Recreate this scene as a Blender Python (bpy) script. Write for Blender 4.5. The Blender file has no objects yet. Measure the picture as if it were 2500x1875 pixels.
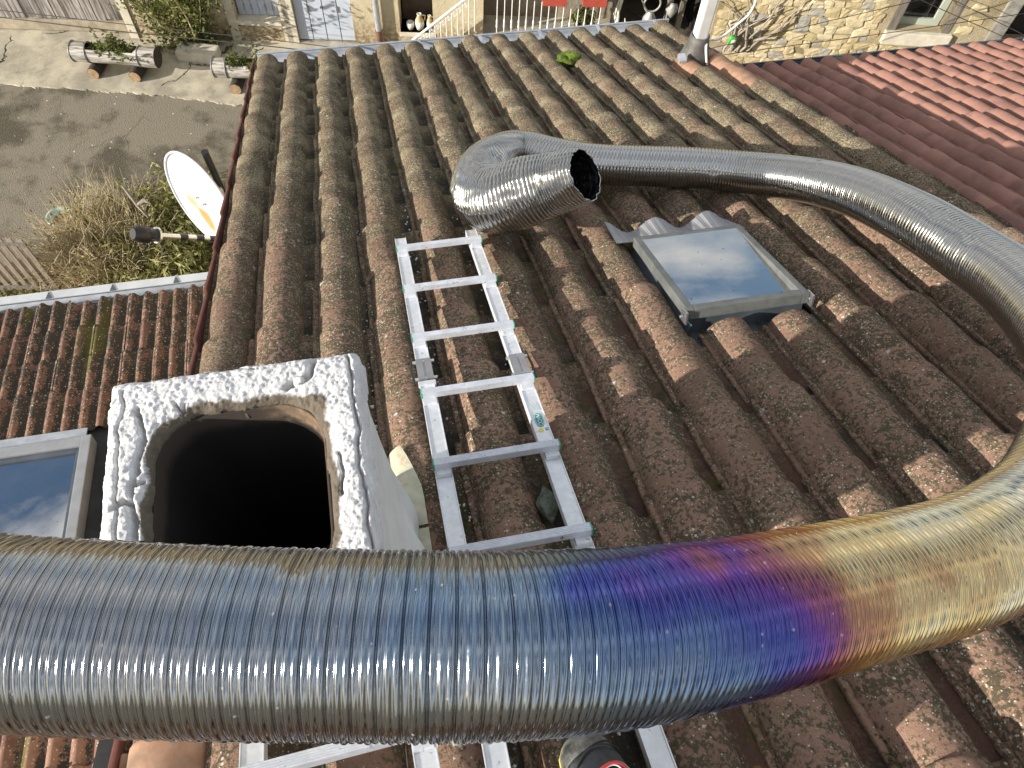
import bpy, bmesh, math, random
import numpy as np
from mathutils import Vector, Matrix

random.seed(7); RNG = np.random.RandomState(11)
scn = bpy.context.scene
COL = scn.collection

# ---------------------------------------------------------------- camera
CX, CY, FPX = 1250.0, 937.5, 1823.0
RM = np.array([[0.97958266, 0.14676936, -0.13739201],
               [-0.1963351, 0.84540646, -0.49672975],
               [0.04324739, 0.51356273, 0.85696149]])
cam_d = bpy.data.cameras.new('camera'); cam = bpy.data.objects.new('camera', cam_d); COL.objects.link(cam)
cam_d.sensor_width = 36.0; cam_d.sensor_fit = 'HORIZONTAL'; cam_d.lens = FPX / 2500 * 36
cam_d.clip_start = 0.02; cam_d.clip_end = 500
m4 = Matrix([list(RM[i]) + [0.0] for i in range(3)] + [[0, 0, 0, 1]])
cam.matrix_world = m4
scn.camera = cam

# ---------------------------------------------------------------- sun and sky
SUN_EL = math.radians(18.5); TRAVEL = Vector((math.cos(math.radians(14)), math.sin(math.radians(14)), 0)).normalized() * math.cos(SUN_EL) + Vector((0, 0, -math.sin(SUN_EL)))
sd = bpy.data.lights.new('sun', 'SUN'); so = bpy.data.objects.new('sun', sd); COL.objects.link(so)
sd.energy = 5.0; sd.angle = math.radians(0.5); sd.color = (1.0, 0.935, 0.84)
so.rotation_euler = TRAVEL.to_track_quat('-Z', 'Y').to_euler(); so.location = (-20, -15, 15)
world = bpy.data.worlds.new('World'); scn.world = world; world.use_nodes = True
wn = world.node_tree.nodes; wl = world.node_tree.links
for x in list(wn): wn.remove(x)
wo = wn.new('ShaderNodeOutputWorld'); bg = wn.new('ShaderNodeBackground'); sky = wn.new('ShaderNodeTexSky')
sky.sky_type = 'NISHITA'; sky.sun_disc = False; sky.sun_elevation = SUN_EL
sky.sun_rotation = math.atan2(-TRAVEL.x, -TRAVEL.y); sky.air_density = 1.0; sky.dust_density = 0.4; sky.ozone_density = 1.5
bg.inputs['Strength'].default_value = 0.090
wtc = wn.new('ShaderNodeTexCoord'); wmap = wn.new('ShaderNodeMapping'); wmap.inputs['Scale'].default_value = (1, 1, 2.6)
wnz = wn.new('ShaderNodeTexNoise'); wnz.inputs['Scale'].default_value = 2.6; wnz.inputs['Detail'].default_value = 7; wnz.inputs['Roughness'].default_value = 0.58
wr = wn.new('ShaderNodeValToRGB'); wr.color_ramp.elements[0].position = 0.43; wr.color_ramp.elements[1].position = 0.60
wmx = wn.new('ShaderNodeMix'); wmx.data_type = 'RGBA'; wmx.inputs[7].default_value = (9.0, 8.8, 8.5, 1)
wl.new(wtc.outputs['Generated'], wmap.inputs['Vector']); wl.new(wmap.outputs['Vector'], wnz.inputs['Vector'])
wl.new(wnz.outputs['Fac'], wr.inputs['Fac']); wl.new(wr.outputs['Color'], wmx.inputs[0])
wl.new(sky.outputs['Color'], wmx.inputs[6]); wl.new(wmx.outputs[2], bg.inputs['Color']); wl.new(bg.outputs['Background'], wo.inputs['Surface'])
scn.view_settings.view_transform = 'Standard'; scn.view_settings.look = 'None'
scn.view_settings.exposure = 0.68; scn.view_settings.gamma = 1; scn.view_settings.use_curve_mapping = False
scn.render.engine = 'CYCLES'
scn.cycles.max_bounces = 8; scn.cycles.glossy_bounces = 4; scn.cycles.transmission_bounces = 6

# ---------------------------------------------------------------- geometry of the place
H0 = 1.4                                         # camera above the crests of the main roof
PIT = math.radians(22)
RD = np.array([0, math.cos(PIT), -math.sin(PIT)]); RN = np.array([0, math.sin(PIT), math.cos(PIT)]); RX = np.array([1.0, 0, 0])
RO = -H0 * RN
GZ = -9.0
def ray(px, py): return RM @ np.array([px - CX, -(py - CY), -FPX]) / FPX
def at_z(px, py, z): r = ray(px, py); return r * (z / r[2])
def at_plane(px, py, p0, nn): r = ray(px, py); return r * ((nn @ p0) / (nn @ r))
def at_t(px, py, t): return ray(px, py) * t
def roofp(u, v, w=0.0): return RO + RX * u + RD * v + RN * w
def roof_uv(px, py, w=0.0):
    q = at_plane(px, py, RO + RN * w, RN); return q[0], (q - RO) @ RD

# ---------------------------------------------------------------- object helpers
def setp(o, label=None, cat=None, group=None, kind=None):
    if label: o['label'] = label
    if cat: o['category'] = cat
    if group: o['group'] = group
    if kind: o['kind'] = kind
    return o
def empty(name, loc, label=None, cat=None, group=None, parent=None):
    o = bpy.data.objects.new(name, None); COL.objects.link(o); o.location = Vector(loc); o.empty_display_size = .05
    if parent: o.parent = parent
    return setp(o, label, cat, group)
def link(name, me, parent=None, mat=None, mw=None):
    o = bpy.data.objects.new(name, me); COL.objects.link(o)
    if mat is not None and not me.materials: me.materials.append(mat)
    par(o, parent, mw); return o
WM = {}                                          # world matrices of every object, kept by name
def par(o, parent, mw=None):
    mw = mw if mw is not None else Matrix()
    WM[o.name] = mw
    if parent is None: o.matrix_world = mw
    else:
        o.parent = parent; pw = WM.get(parent.name)
        if pw is None: pw = Matrix.Translation(parent.location)
        o.matrix_basis = pw.inverted() @ mw
class MB:
    def __init__(s): s.v = []; s.f = []; s.sm = []
    def add(s, vs, fs, smooth=False):
        b = len(s.v); s.v += [tuple(map(float, x)) for x in vs]; s.f += [tuple(b + i for i in f) for f in fs]; s.sm += [smooth] * len(fs); return s
    def box(s, c, ax, ay, az):
        """box by centre and three half-axis vectors"""
        c, ax, ay, az = map(np.array, (c, ax, ay, az)); vs = [c + i * ax + j * ay + k * az for k in (-1, 1) for j in (-1, 1) for i in (-1, 1)]
        if np.dot(np.cross(ax, ay), az) < 0:
            return s.add(vs, [(0, 1, 3, 2), (4, 6, 7, 5), (0, 4, 5, 1), (2, 3, 7, 6), (0, 2, 6, 4), (1, 5, 7, 3)])
        return s.add(vs, [(0, 2, 3, 1), (4, 5, 7, 6), (0, 1, 5, 4), (2, 6, 7, 3), (0, 4, 6, 2), (1, 3, 7, 5)])
    def bx(s, x0, x1, y0, y1, z0, z1): return s.box(((x0 + x1) / 2, (y0 + y1) / 2, (z0 + z1) / 2), ((x1 - x0) / 2, 0, 0), (0, (y1 - y0) / 2, 0), (0, 0, (z1 - z0) / 2))
    def tube(s, pts, r, n=8, cap=True, smooth=True):
        pts = [np.array(p, float) for p in pts]; rs = r if hasattr(r, '__len__') else [r] * len(pts)
        T = [pts[min(i + 1, len(pts) - 1)] - pts[max(i - 1, 0)] for i in range(len(pts))]; T = [t / (np.linalg.norm(t) + 1e-9) for t in T]
        up = np.array([0, 0, 1.0]) if abs(T[0][2]) < .9 else np.array([1.0, 0, 0])
        a = np.cross(T[0], up); a /= np.linalg.norm(a); vs = []
        for p, t, rr in zip(pts, T, rs):
            a = a - t * (a @ t); a /= np.linalg.norm(a) + 1e-9; b = np.cross(t, a)
            vs += [p + rr * (math.cos(2 * math.pi * k / n) * a + math.sin(2 * math.pi * k / n) * b) for k in range(n)]
        fs = []
        for i in range(len(pts) - 1):
            for k in range(n): k2 = (k + 1) % n; fs.append((i * n + k, i * n + k2, (i + 1) * n + k2, (i + 1) * n + k))
        s.add(vs, fs, smooth)
        if cap:
            m = (len(pts) - 1) * n; s.add(vs[:n], [tuple(range(n))[::-1]]); s.add(vs[m:], [tuple(range(n))])
        return s
    def prism(s, poly, off):
        """polygon (3D points) extruded by a vector"""
        n = len(poly); poly = [np.array(p, float) for p in poly]; off = np.array(off, float)
        return s.add(poly + [p + off for p in poly], [tuple(range(n))[::-1], tuple(range(n, 2 * n))] + [(i, (i + 1) % n, n + (i + 1) % n, n + i) for i in range(n)])
    def mesh(s, name, mat=None, bevel=0):
        me = bpy.data.meshes.new(name); me.from_pydata(s.v, [], s.f); me.polygons.foreach_set('use_smooth', s.sm)
        if bevel:
            bm = bmesh.new(); bm.from_mesh(me); bmesh.ops.remove_doubles(bm, verts=bm.verts, dist=1e-5)
            bmesh.ops.bevel(bm, geom=[e for e in bm.edges if len(e.link_faces) == 2 and e.calc_face_angle(0) > .6], offset=bevel, segments=2, affect='EDGES', profile=.7); bm.to_mesh(me); bm.free()
        me.update()
        if mat: me.materials.append(mat)
        return me
    def build(s, name, mat, parent=None, bevel=0): return link(name, s.mesh(name, mat, bevel), parent)
def np_mesh(name, V, F, mat=None, smooth=True):
    me = bpy.data.meshes.new(name); V = np.asarray(V, np.float32); F = np.asarray(F, np.int32); k = F.shape[1]
    me.vertices.add(len(V)); me.vertices.foreach_set('co', V.ravel()); me.loops.add(F.size); me.loops.foreach_set('vertex_index', F.ravel())
    me.polygons.add(len(F)); me.polygons.foreach_set('loop_start', np.arange(0, F.size, k, dtype=np.int32)); me.polygons.foreach_set('loop_total', np.full(len(F), k, np.int32))
    me.polygons.foreach_set('use_smooth', np.full(len(F), smooth)); me.update(calc_edges=True); me.validate()
    if mat: me.materials.append(mat)
    return me
def frame_m(o, x, y, z):
    return Matrix(((x[0], y[0], z[0], o[0]), (x[1], y[1], z[1], o[1]), (x[2], y[2], z[2], o[2]), (0, 0, 0, 1)))

# ---------------------------------------------------------------- material helpers
class NT:
    def __init__(s, name):
        s.m = bpy.data.materials.new(name); s.m.use_nodes = True; s.t = s.m.node_tree; s.b = s.t.nodes['Principled BSDF']; s.out = s.t.nodes['Material Output']
    def n(s, typ, **kw):
        x = s.t.nodes.new(typ)
        for k, v in kw.items(): setattr(x, k, v)
        return x
    def L(s, a, b): s.t.links.new(a, b)
    def put(s, sock, v):
        if isinstance(v, bpy.types.NodeSocket): s.L(v, sock)
        else:
            if hasattr(sock.default_value, '__len__') and len(sock.default_value) == 4 and len(v) == 3: v = tuple(v) + (1,)
            sock.default_value = v
    def pos(s): return s.n('ShaderNodeNewGeometry').outputs['Position']
    def obj(s): return s.n('ShaderNodeTexCoord').outputs['Object']
    def rnd(s): return s.n('ShaderNodeObjectInfo').outputs['Random']
    def mapv(s, v, scale=(1, 1, 1), rot=(0, 0, 0), loc=(0, 0, 0)):
        x = s.n('ShaderNodeMapping'); s.L(v, x.inputs['Vector']); x.inputs['Scale'].default_value = scale; x.inputs['Rotation'].default_value = rot; s.put(x.inputs['Location'], loc); return x.outputs['Vector']
    def noise(s, v, sc, det=4, ro=.55, dist=0, col=False):
        x = s.n('ShaderNodeTexNoise'); s.L(v, x.inputs['Vector']); x.inputs['Scale'].default_value = sc; x.inputs['Detail'].default_value = det; x.inputs['Roughness'].default_value = ro; x.inputs['Distortion'].default_value = dist
        return x.outputs['Color' if col else 'Fac']
    def vor(s, v, sc, out='Distance', feature='F1', rnd=1.0):
        x = s.n('ShaderNodeTexVoronoi'); x.feature = feature; s.L(v, x.inputs['Vector']); x.inputs['Scale'].default_value = sc; x.inputs['Randomness'].default_value = rnd; return x.outputs[out]
    def math(s, op, a, b=0.0, c=None):
        x = s.n('ShaderNodeMath'); x.operation = op; s.put(x.inputs[0], a); s.put(x.inputs[1], b)
        if c is not None: s.put(x.inputs[2], c)
        return x.outputs[0]
    def ss(s, v, a, b, lo=0.0, hi=1.0):
        x = s.n('ShaderNodeMapRange'); x.interpolation_type = 'SMOOTHSTEP'; s.put(x.inputs['Value'], v); s.put(x.inputs['From Min'], a); s.put(x.inputs['From Max'], b); s.put(x.inputs['To Min'], lo); s.put(x.inputs['To Max'], hi); return x.outputs['Result']
    def mix(s, fac, a, b, mode='MIX'):
        x = s.n('ShaderNodeMix'); x.data_type = 'RGBA'; x.blend_type = mode; s.put(x.inputs[0], fac); s.put(x.inputs[6], a); s.put(x.inputs[7], b); return x.outputs[2]
    def ramp(s, fac, stops, interp='LINEAR'):
        x = s.n('ShaderNodeValToRGB'); s.put(x.inputs['Fac'], fac); cr = x.color_ramp; cr.interpolation = interp
        cr.elements[0].position = stops[0][0]; cr.elements[1].position = stops[-1][0]
        for p, c in stops[1:-1]: cr.elements.new(p)
        for e, (p, c) in zip(cr.elements, stops): e.color = tuple(c) + (1,)
        return x.outputs['Color']
    def sep(s, v, ax):
        x = s.n('ShaderNodeSeparateXYZ'); s.L(v, x.inputs[0]); return x.outputs[ax]
    def bump(s, h, st=.5, d=.01):
        x = s.n('ShaderNodeBump'); x.inputs['Strength'].default_value = st; x.inputs['Distance'].default_value = d; s.L(h, x.inputs['Height']); s.L(x.outputs['Normal'], s.b.inputs['Normal']); return s
    def fin(s, col=None, rough=None, metal=None, spec=None):
        if col is not None: s.put(s.b.inputs['Base Color'], col)
        if rough is not None: s.put(s.b.inputs['Roughness'], rough)
        if metal is not None: s.put(s.b.inputs['Metallic'], metal)
        if spec is not None: s.put(s.b.inputs['Specular IOR Level'], spec)
        return s.m
def plain(name, col, rough=.6, metal=0.0, var=.25, sc=8, bump=0, bsc=60):
    t = NT(name); p = t.obj(); nz = t.noise(p, sc, 6, .65)
    c = t.mix(t.ss(nz, .3, .7), [x * (1 - var) for x in col], [min(1, x * (1 + var)) for x in col])
    if bump: t.bump(t.noise(p, bsc, 5, .7), bump, .01)
    return t.fin(c, rough, metal)

def mat_tile(name, kind):
    t = NT(name); P = t.pos(); O = t.obj(); r = t.rnd()
    off = t.n('ShaderNodeVectorMath'); off.operation = 'SCALE'; t.L(t.n('ShaderNodeObjectInfo').outputs['Location'], off.inputs[0]); off.inputs['Scale'].default_value = 0.0
    z = t.sep(O, 2); y = t.sep(P, 1)
    far = t.ss(y, .8, 3.6)
    big = t.noise(P, 3.0, 3); mid = t.noise(P, 17, 6, .65); fine = t.noise(P, 85, 8, .72); vf = t.noise(P, 260, 4, .7)
    if kind == 'new':
        base = t.mix(t.ss(mid, .35, .7), (.31, .175, .11), (.41, .26, .17)); base = t.mix(t.ss(t.noise(P, 9, 5, .6), .48, .70, 0, .7), base, (.18, .125, .09))
        t.bump(fine, .25, .004); return t.fin(base, .85, spec=.25)
    base = t.mix(t.ss(t.math('ADD', big, t.math('MULTIPLY', r, .35)), .35, .85), (.205, .122, .088), (.335, .208, .148))
    base = t.mix(t.ss(mid, .42, .72), base, (.41, .275, .19))
    base = t.mix(t.ss(vf, .3, .75, 0, .55), base, (.16, .10, .075))
    # rim dirt and lichens, thickened on the right flank to paint in its shade
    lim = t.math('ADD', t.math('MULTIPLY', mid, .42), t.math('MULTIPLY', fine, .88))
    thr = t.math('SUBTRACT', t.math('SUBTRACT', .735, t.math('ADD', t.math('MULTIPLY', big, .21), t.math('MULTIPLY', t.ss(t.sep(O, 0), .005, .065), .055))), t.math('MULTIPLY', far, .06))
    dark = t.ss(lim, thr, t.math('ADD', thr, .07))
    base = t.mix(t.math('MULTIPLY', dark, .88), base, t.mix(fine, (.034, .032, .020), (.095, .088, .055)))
    yl = t.math('ADD', t.math('MULTIPLY', t.noise(P, 120, 6, .7), .8), t.math('MULTIPLY', t.noise(P, 5.5, 3), .35))
    thy = t.math('SUBTRACT', .630, t.math('MULTIPLY', far, .075))
    yel = t.ss(yl, thy, t.math('ADD', thy, .07))
    base = t.mix(t.math('MULTIPLY', yel, .8), base, t.mix(vf, (.10, .085, .045), (.60, .51, .33)))
    # white crustose spots of several sizes
    for sc, th, dens, colr in ((58, .22, .84, (.62, .60, .50)), (130, .28, .74, (.58, .55, .43)), (22, .19, .90, (.50, .52, .46))):
        d = t.vor(P, sc); pick = t.sep(t.vor(P, sc, 'Color'), 0)
        dd = t.math('ADD', d, t.math('MULTIPLY', t.math('SUBTRACT', vf, .5), .35))
        msk = t.math('MULTIPLY', t.ss(dd, th, th - .08), t.math('GREATER_THAN', t.math('ADD', pick, t.math('MULTIPLY', t.math('SUBTRACT', big, .5), 1.1)), dens))
        base = t.mix(t.math('MULTIPLY', msk, .9), base, colr)
    # silt and moss settled in the channel, moss at its edges
    pan = t.ss(z, .020, .004)
    pn = t.noise(P, 4.5, 4, .6)
    silt = t.mix(t.ss(t.math('ADD', pn, t.ss(t.sep(P, 0), .25, .7, 0, .22)), .60, .76), t.mix(fine, (.016, .015, .013), (.05, .046, .038)), t.mix(fine, (.07, .04, .03), (.14, .075, .055)))
    base = t.mix(t.math('MULTIPLY', pan, t.ss(t.math('ADD', t.math('MULTIPLY', pn, .5), mid), .55, .8, .55, .95)), base, silt)
    od = t.vor(P, 20); osp = t.math('MULTIPLY', t.math('MULTIPLY', t.ss(t.math('ADD', od, t.math('MULTIPLY', vf, .3)), .36, .26), t.math('GREATER_THAN', t.sep(t.vor(P, 20, 'Color'), 1), .62)), t.math('MULTIPLY', t.ss(z, .03, .012), t.ss(t.noise(P, 1.7, 2), .52, .60)))
    base = t.mix(t.math('MULTIPLY', osp, .85), base, (.30, .16, .03))
    edge = t.math('MULTIPLY', t.ss(z, .034, .012), t.ss(t.noise(P, 8, 5, .7), .54, .66))
    base = t.mix(t.math('MULTIPLY', edge, .8), base, t.mix(vf, (.035, .04, .012), (.12, .11, .035)))
    hh = t.math('ADD', t.math('MULTIPLY', fine, 1.0), t.math('ADD', t.math('MULTIPLY', vf, .5), t.math('MULTIPLY', yel, .5)))
    t.bump(hh, .75, .006)
    return t.fin(base, .92, spec=.15)
M = {}
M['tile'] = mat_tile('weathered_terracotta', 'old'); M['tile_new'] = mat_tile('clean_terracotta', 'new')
def mat_tile_right():
    t = NT('red_clay_tile'); P = t.pos(); r = t.rnd()
    a = t.noise(P, 6, 5, .6); f = t.noise(P, 90, 6, .7)
    c = t.mix(t.ss(t.math('ADD', a, t.math('MULTIPLY', r, .3)), .4, .9), (.225, .115, .09), (.335, .175, .13))
    c = t.mix(t.ss(t.noise(P, 11, 4, .55), .52, .72, 0, .6), c, (.155, .09, .088))
    c = t.mix(t.ss(f, .55, .8, 0, .5), c, (.34, .17, .12)); t.bump(f, .25, .004); return t.fin(c, .8, spec=.3)
M['tile_r'] = mat_tile_right()
def mat_tile_left():
    t = NT('old_mossy_flat_tile'); P = t.pos(); O = t.obj(); r = t.rnd(); f = t.noise(P, 70, 7, .7); mid = t.noise(P, 12, 5, .6)
    big = t.noise(P, 2.2, 3)
    ys = t.ss(t.sep(P, 1), 1.6, 3.0)
    c = t.mix(t.ss(t.math('ADD', mid, t.math('MULTIPLY', r, .2)), .35, .8), (.17, .092, .065), (.33, .19, .13))
    thr = t.math('SUBTRACT', t.math('SUBTRACT', .775, t.math('MULTIPLY', ys, .16)), t.math('ADD', t.math('MULTIPLY', t.ss(t.sep(O, 2), .030, .008), .20), t.math('ADD', t.ss(t.sep(O, 1), .07, .20, -.07, 0), t.math('MULTIPLY', t.math('SUBTRACT', r, .5), .08))))
    lim = t.math('ADD', t.math('MULTIPLY', mid, .6), t.math('MULTIPLY', f, .75))
    c = t.mix(t.math('MULTIPLY', t.ss(lim, thr, t.math('ADD', thr, .07)), .9), c, t.mix(f, (.02, .02, .015), (.06, .06, .045)))
    # strips of moss that run down some tiles
    st = t.noise(t.mapv(P, (9, .8, .8)), 1.0, 2)
    c = t.mix(t.ss(st, .60, .70, 0, .75), c, t.mix(f, (.05, .05, .008), (.16, .145, .03)))
    for sc, th, dens in ((38, .28, .62), (75, .30, .55), (15, .16, .8)):
        d = t.vor(P, sc); pick = t.sep(t.vor(P, sc, 'Color'), 0)
        msk = t.math('MULTIPLY', t.ss(t.math('ADD', d, t.math('MULTIPLY', f, .15)), th, th - .08), t.math('GREATER_THAN', pick, dens))
        c = t.mix(t.math('MULTIPLY', msk, .9), c, (.55, .56, .47))
    t.bump(f, .6, .006); return t.fin(c, .9, spec=.2)
M['tile_l'] = mat_tile_left()
M['alu'] = None
def mat_alu(name, col, rough, sc=30):
    t = NT(name); O = t.obj(); f = t.noise(O, sc, 6, .7); s = t.noise(t.mapv(O, (4, 60, 60)), 3, 4, .6)
    c = t.mix(t.ss(f, .35, .75), [x * .82 for x in col], col); c = t.mix(t.ss(t.noise(O, 45, 5, .75), .61, .68, 0, .75), c, (.14, .14, .14))
    t.bump(s, .08, .002); return t.fin(c, t.ss(s, .3, .7, rough - .08, rough + .1), .5)
M['alu'] = mat_alu('ladder_aluminium', (.84, .86, .89), .5); M['alu_rung'] = mat_alu('rung_aluminium', (.78, .81, .87), .52)
M['zinc'] = plain('zinc', (.46, .49, .53), .45, .55, .15, 12); M['zinc_dark'] = plain('dark_zinc', (.10, .12, .14), .45, .4, .2, 12)
M['steel'] = plain('clamp_steel', (.42, .42, .43), .42, .9, .12, 20); M['bolt'] = plain('bolt_steel', (.75, .75, .74), .3, .9, .1, 40)
M['green_cap'] = plain('green_plastic', (.05, .30, .20), .5); M['black'] = plain('black_plastic', (.015, .015, .017), .45)
M['grey_frame'] = plain('painted_grey_frame', (.135, .142, .135), .5, .1, .2, 14, .1, 120)
M['mast'] = plain('white_painted_mast', (.72, .72, .68), .5, 0, .08, 5); M['lead'] = plain('lead_boot', (.11, .105, .095), .6, .2, .3, 20, .3, 50)
M['white_cable'] = plain('white_cable', (.7, .7, .68), .5); M['cable'] = plain('black_cable', (.02, .018, .016), .6)

# ================================================================ MAIN HOUSE
house = empty('house', (1.0, 3.0, GZ), 'house under the lichen covered barrel tile roof in the foreground, with the white chimney', 'house')
NROW, NCOURSE = 15, 18
U0, DU, VE, DV = -0.685, 0.2261, 6.33, 0.3626
def tile_profile(left_lip=False):
    pts = []
    if left_lip: pts += [(-.092, -.07), (-.098, -.068), (-.100, -.05), (-.098, .004), (-.092, .012)]
    else: pts += [(-.101, -.004), (-.101, .009), (-.098, .013), (-.088, .014)]
    for k in range(15):
        a = math.pi * k / 14; pts.append((-.079 * math.cos(a), .004 + .065 * math.sin(a) ** 1.08 if 0 < k < 14 else .006))
    pts += [(.092, .001), (.110, -.001), (.130, .000), (.143, .004), (.150, .012)]
    return pts
def tile_mesh(seed, lip=False, length=.425, mat=None):
    rs = np.random.RandomState(seed); pr = tile_profile(lip); n = len(pr); ys = [0, .02, .10, .18, .25, .31, .36, .395, .414, .4225, length]
    V = []; ph = rs.rand(8) * 6.28
    for j, yy in enumerate(ys):
        s = yy / length
        for (x, z) in pr:
            k = 1 + .035 * (s - .6)
            zz = z + .017 * s; zz += .0016 * math.sin(x * 40 + ph[0] + yy * 9) + .0016 * math.sin(yy * 23 + ph[1] + x * 12)
            if j == len(ys) - 1: zz -= .0045
            elif j == len(ys) - 2: zz -= .0015
            V.append((x * k + .0015 * math.sin(yy * 14 + ph[2]), yy + rs.randn() * .0008 + (.004 * math.sin(x * 30 + ph[3]) if j > 7 else 0), zz))
    F = [(j * n + i, j * n + i + 1, (j + 1) * n + i + 1, (j + 1) * n + i) for j in range(len(ys) - 1) for i in range(n - 1)]
    b = len(V); m = (len(ys) - 1) * n            # the end face, 14 mm thick, and the underside
    V += [V[m + i] for i in range(n)] + [(V[m + i][0] * .93, V[m + i][1] - .001, V[m + i][2] - .013) for i in range(n)]
    F2 = [(b + i, b + i + 1, b + n + i + 1, b + n + i) for i in range(n - 1)]
    c = len(V); V += [(V[m + i][0] * .93, V[m + i][1] - .001, V[m + i][2] - .013) for i in range(n)] + [(V[i][0] * .93, V[i][1], V[i][2] - .013) for i in range(n)]
    F3 = [(c + i, c + i + 1, c + n + i + 1, c + n + i) for i in range(n - 1)]
    me = bpy.data.meshes.new('roof_tile'); me.from_pydata(V, [], F + F2 + F3)
    me.polygons.foreach_set('use_smooth', [True] * len(F) + [False] * len(F2) + [True] * len(F3)); me.update(); me.materials.append(mat or M['tile'])
    return me
roof = MB()
roof.prism([roofp(-.74, -.35, -.11), roofp(2.62, -.35, -.11), roofp(2.62, 6.28, -.11), roofp(-.74, 6.28, -.11)], -RN * .05)
M['deck'] = plain('roofing_felt', (.03, .03, .032), .8, 0, .3, 10)
roof_o = roof.build('roof', M['deck'], house)
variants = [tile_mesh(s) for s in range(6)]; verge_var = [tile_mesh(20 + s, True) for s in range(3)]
row_ph = [0, .02, -.03, .01, .015, .0, .03, -.02, .02, .035, .0, .02, .01, .03, .0]
SK = dict(u0=.985, u1=1.46, v0=2.03, v1=2.68)     # opening of the roof light
new_tiles = {(13, 3), (14, 2), (14, 3), (14, 4), (0, 15), (0, 16), (0, 17)}
for i in range(NROW):
    for k in range(NCOURSE):
        skw = (.0215, .009, .008)[i] if i < 3 else 0.0; u = U0 + DU * i + skw * (VE - (VE - DV * k) + .2); ve = VE - DV * k + (row_ph[i] if k else 0) + random.uniform(-.022, .022) * (k > 0)
        vs = ve - .425
        if SK['u0'] - .02 < u < SK['u1'] + .02 and ve > SK['v0'] + .10 and vs < SK['v1'] - .05: continue
        me = random.choice(verge_var if i == 0 else variants)
        ang = random.gauss(0, .009) + skw; x = RX * math.cos(ang) + RD * math.sin(ang); y = np.cross(RN, x)
        tilt = random.gauss(0, .006); y2 = y + RN * tilt; z2 = np.cross(x, y2)
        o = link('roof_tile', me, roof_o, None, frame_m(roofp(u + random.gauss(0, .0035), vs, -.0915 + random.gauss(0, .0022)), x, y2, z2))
        if (i, k) in new_tiles: o.material_slots[0].link = 'OBJECT'; o.material_slots[0].material = M['tile_new']
# verge pieces: thin red upright edging that steps down the left gable
M['verge'] = plain('red_brown_edging', (.17, .062, .045), .7, 0, .25, 10, .2, 60)
for k in range(19):
    v0 = VE - DV * (k + 1) + .02; c = roofp(U0 - .112, v0 + DV / 2, -.078); m = MB()
    c = c + RX * .0215 * (VE - v0); m.box(c, RX * .006, RD * (DV / 2 + .004) + RN * -.010 - RX * .0215 * DV / 2, RN * .036); m.build('verge_edging', M['verge'], roof_o, .004)
# walls
M['render'] = plain('pale_render', (.42, .36, .27), .9, 0, .2, 3, .3, 30)
w = MB()
gp = [roofp(-.66, -.33, -.16), roofp(-.66, 6.2, -.16)]
w.prism([(-.66, gp[0][1], gp[0][2]), (-.66, gp[0][1], GZ), (-.66, gp[1][1], GZ), (-.66, gp[1][1], gp[1][2])], (.25, 0, 0)); w.build('gable_wall', M['render'], house)
w = MB(); w.prism([(2.35, gp[0][1], gp[0][2]), (2.35, gp[0][1], GZ), (2.35, gp[1][1], GZ), (2.35, gp[1][1], gp[1][2])], (.25, 0, 0)); w.build('gable_wall', M['render'], house)
w = MB(); w.bx(-.40, 2.34, gp[1][1] - .25, gp[1][1], GZ, gp[1][2] - .11); w.build('front_wall', M['render'], house)
# eave gutter, a half-round channel along the lower edge
def gutter(name, p0, p1, outward, r, mat, parent, rim=True):
    p0, p1, outward = map(np.array, (p0, p1, outward)); up = np.array([0, 0, 1.0]); n = 9; V = []; 
    for rr in (r, r - .004):
        for p in (p0, p1):
            for k in range(n): a = math.pi * k / (n - 1); V.append(p - outward * math.cos(a) * rr - up * math.sin(a) * rr)
    F = []
    for k in range(n - 1): F += [(k, n + k, n + k + 1, k + 1), (2 * n + k, 2 * n + k + 1, 3 * n + k + 1, 3 * n + k)]
    F += [(0, 2 * n, 3 * n, n), (n - 1, 2 * n - 1, 4 * n - 1, 3 * n - 1)]
    m = MB(); m.add(V, F, True); m.tube([p0 + outward * r, p1 + outward * r], .009, 8); return m.build(name, mat, parent)
ge = roofp(0, VE + .10, -.088)
g0 = gutter('gutter', (-.78, ge[1] + .03, ge[2]), (2.63, ge[1] + .03, ge[2]), (0, 1, 0), .075, M['zinc'], house)
for k in range(7):
    x = -.5 + k * .5; m = MB(); m.box((x, ge[1] + .03, ge[2] + .004), (.012, 0, 0), (0, .078, 0), (0, 0, .003)); m.build('gutter_bracket', M['zinc'], g0)

# ---------------------------------------------------------------- chimney
CZ = -1.10; cx0, cx1, cy0, cy1 = -.492, -.076, .285, .757
ox0, ox1, oy0, oy1 = -.415, -.146, .352, .678
def mat_mortar():
    t = NT('white_mortar'); O = t.obj(); f = t.noise(O, 60, 8, .7); b = t.noise(O, 9, 5, .6)
    c = t.mix(t.ss(f, .3, .7), (.62, .61, .60), (.82, .82, .82)); c = t.mix(t.ss(b, .58, .75, 0, .55), c, (.42, .39, .33))
    at = t.n('ShaderNodeAttribute', attribute_name='soot').outputs['Fac']
    s = t.ss(t.math('ADD', at, t.math('MULTIPLY', t.math('SUBTRACT', f, .5), .7)), .40, .62)
    c = t.mix(s, c, t.mix(f, (.05, .042, .035), (.26, .215, .165)))
    t.bump(t.math('ADD', f, t.noise(O, 180, 5, .75)), .6, .006); return t.fin(c, .95, spec=.1)
M['mortar'] = mat_mortar()
M['plaster'] = plain('rough_plaster', (.74, .735, .71), .95, 0, .08, 7, .5, 170)
chim = MB()
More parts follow.
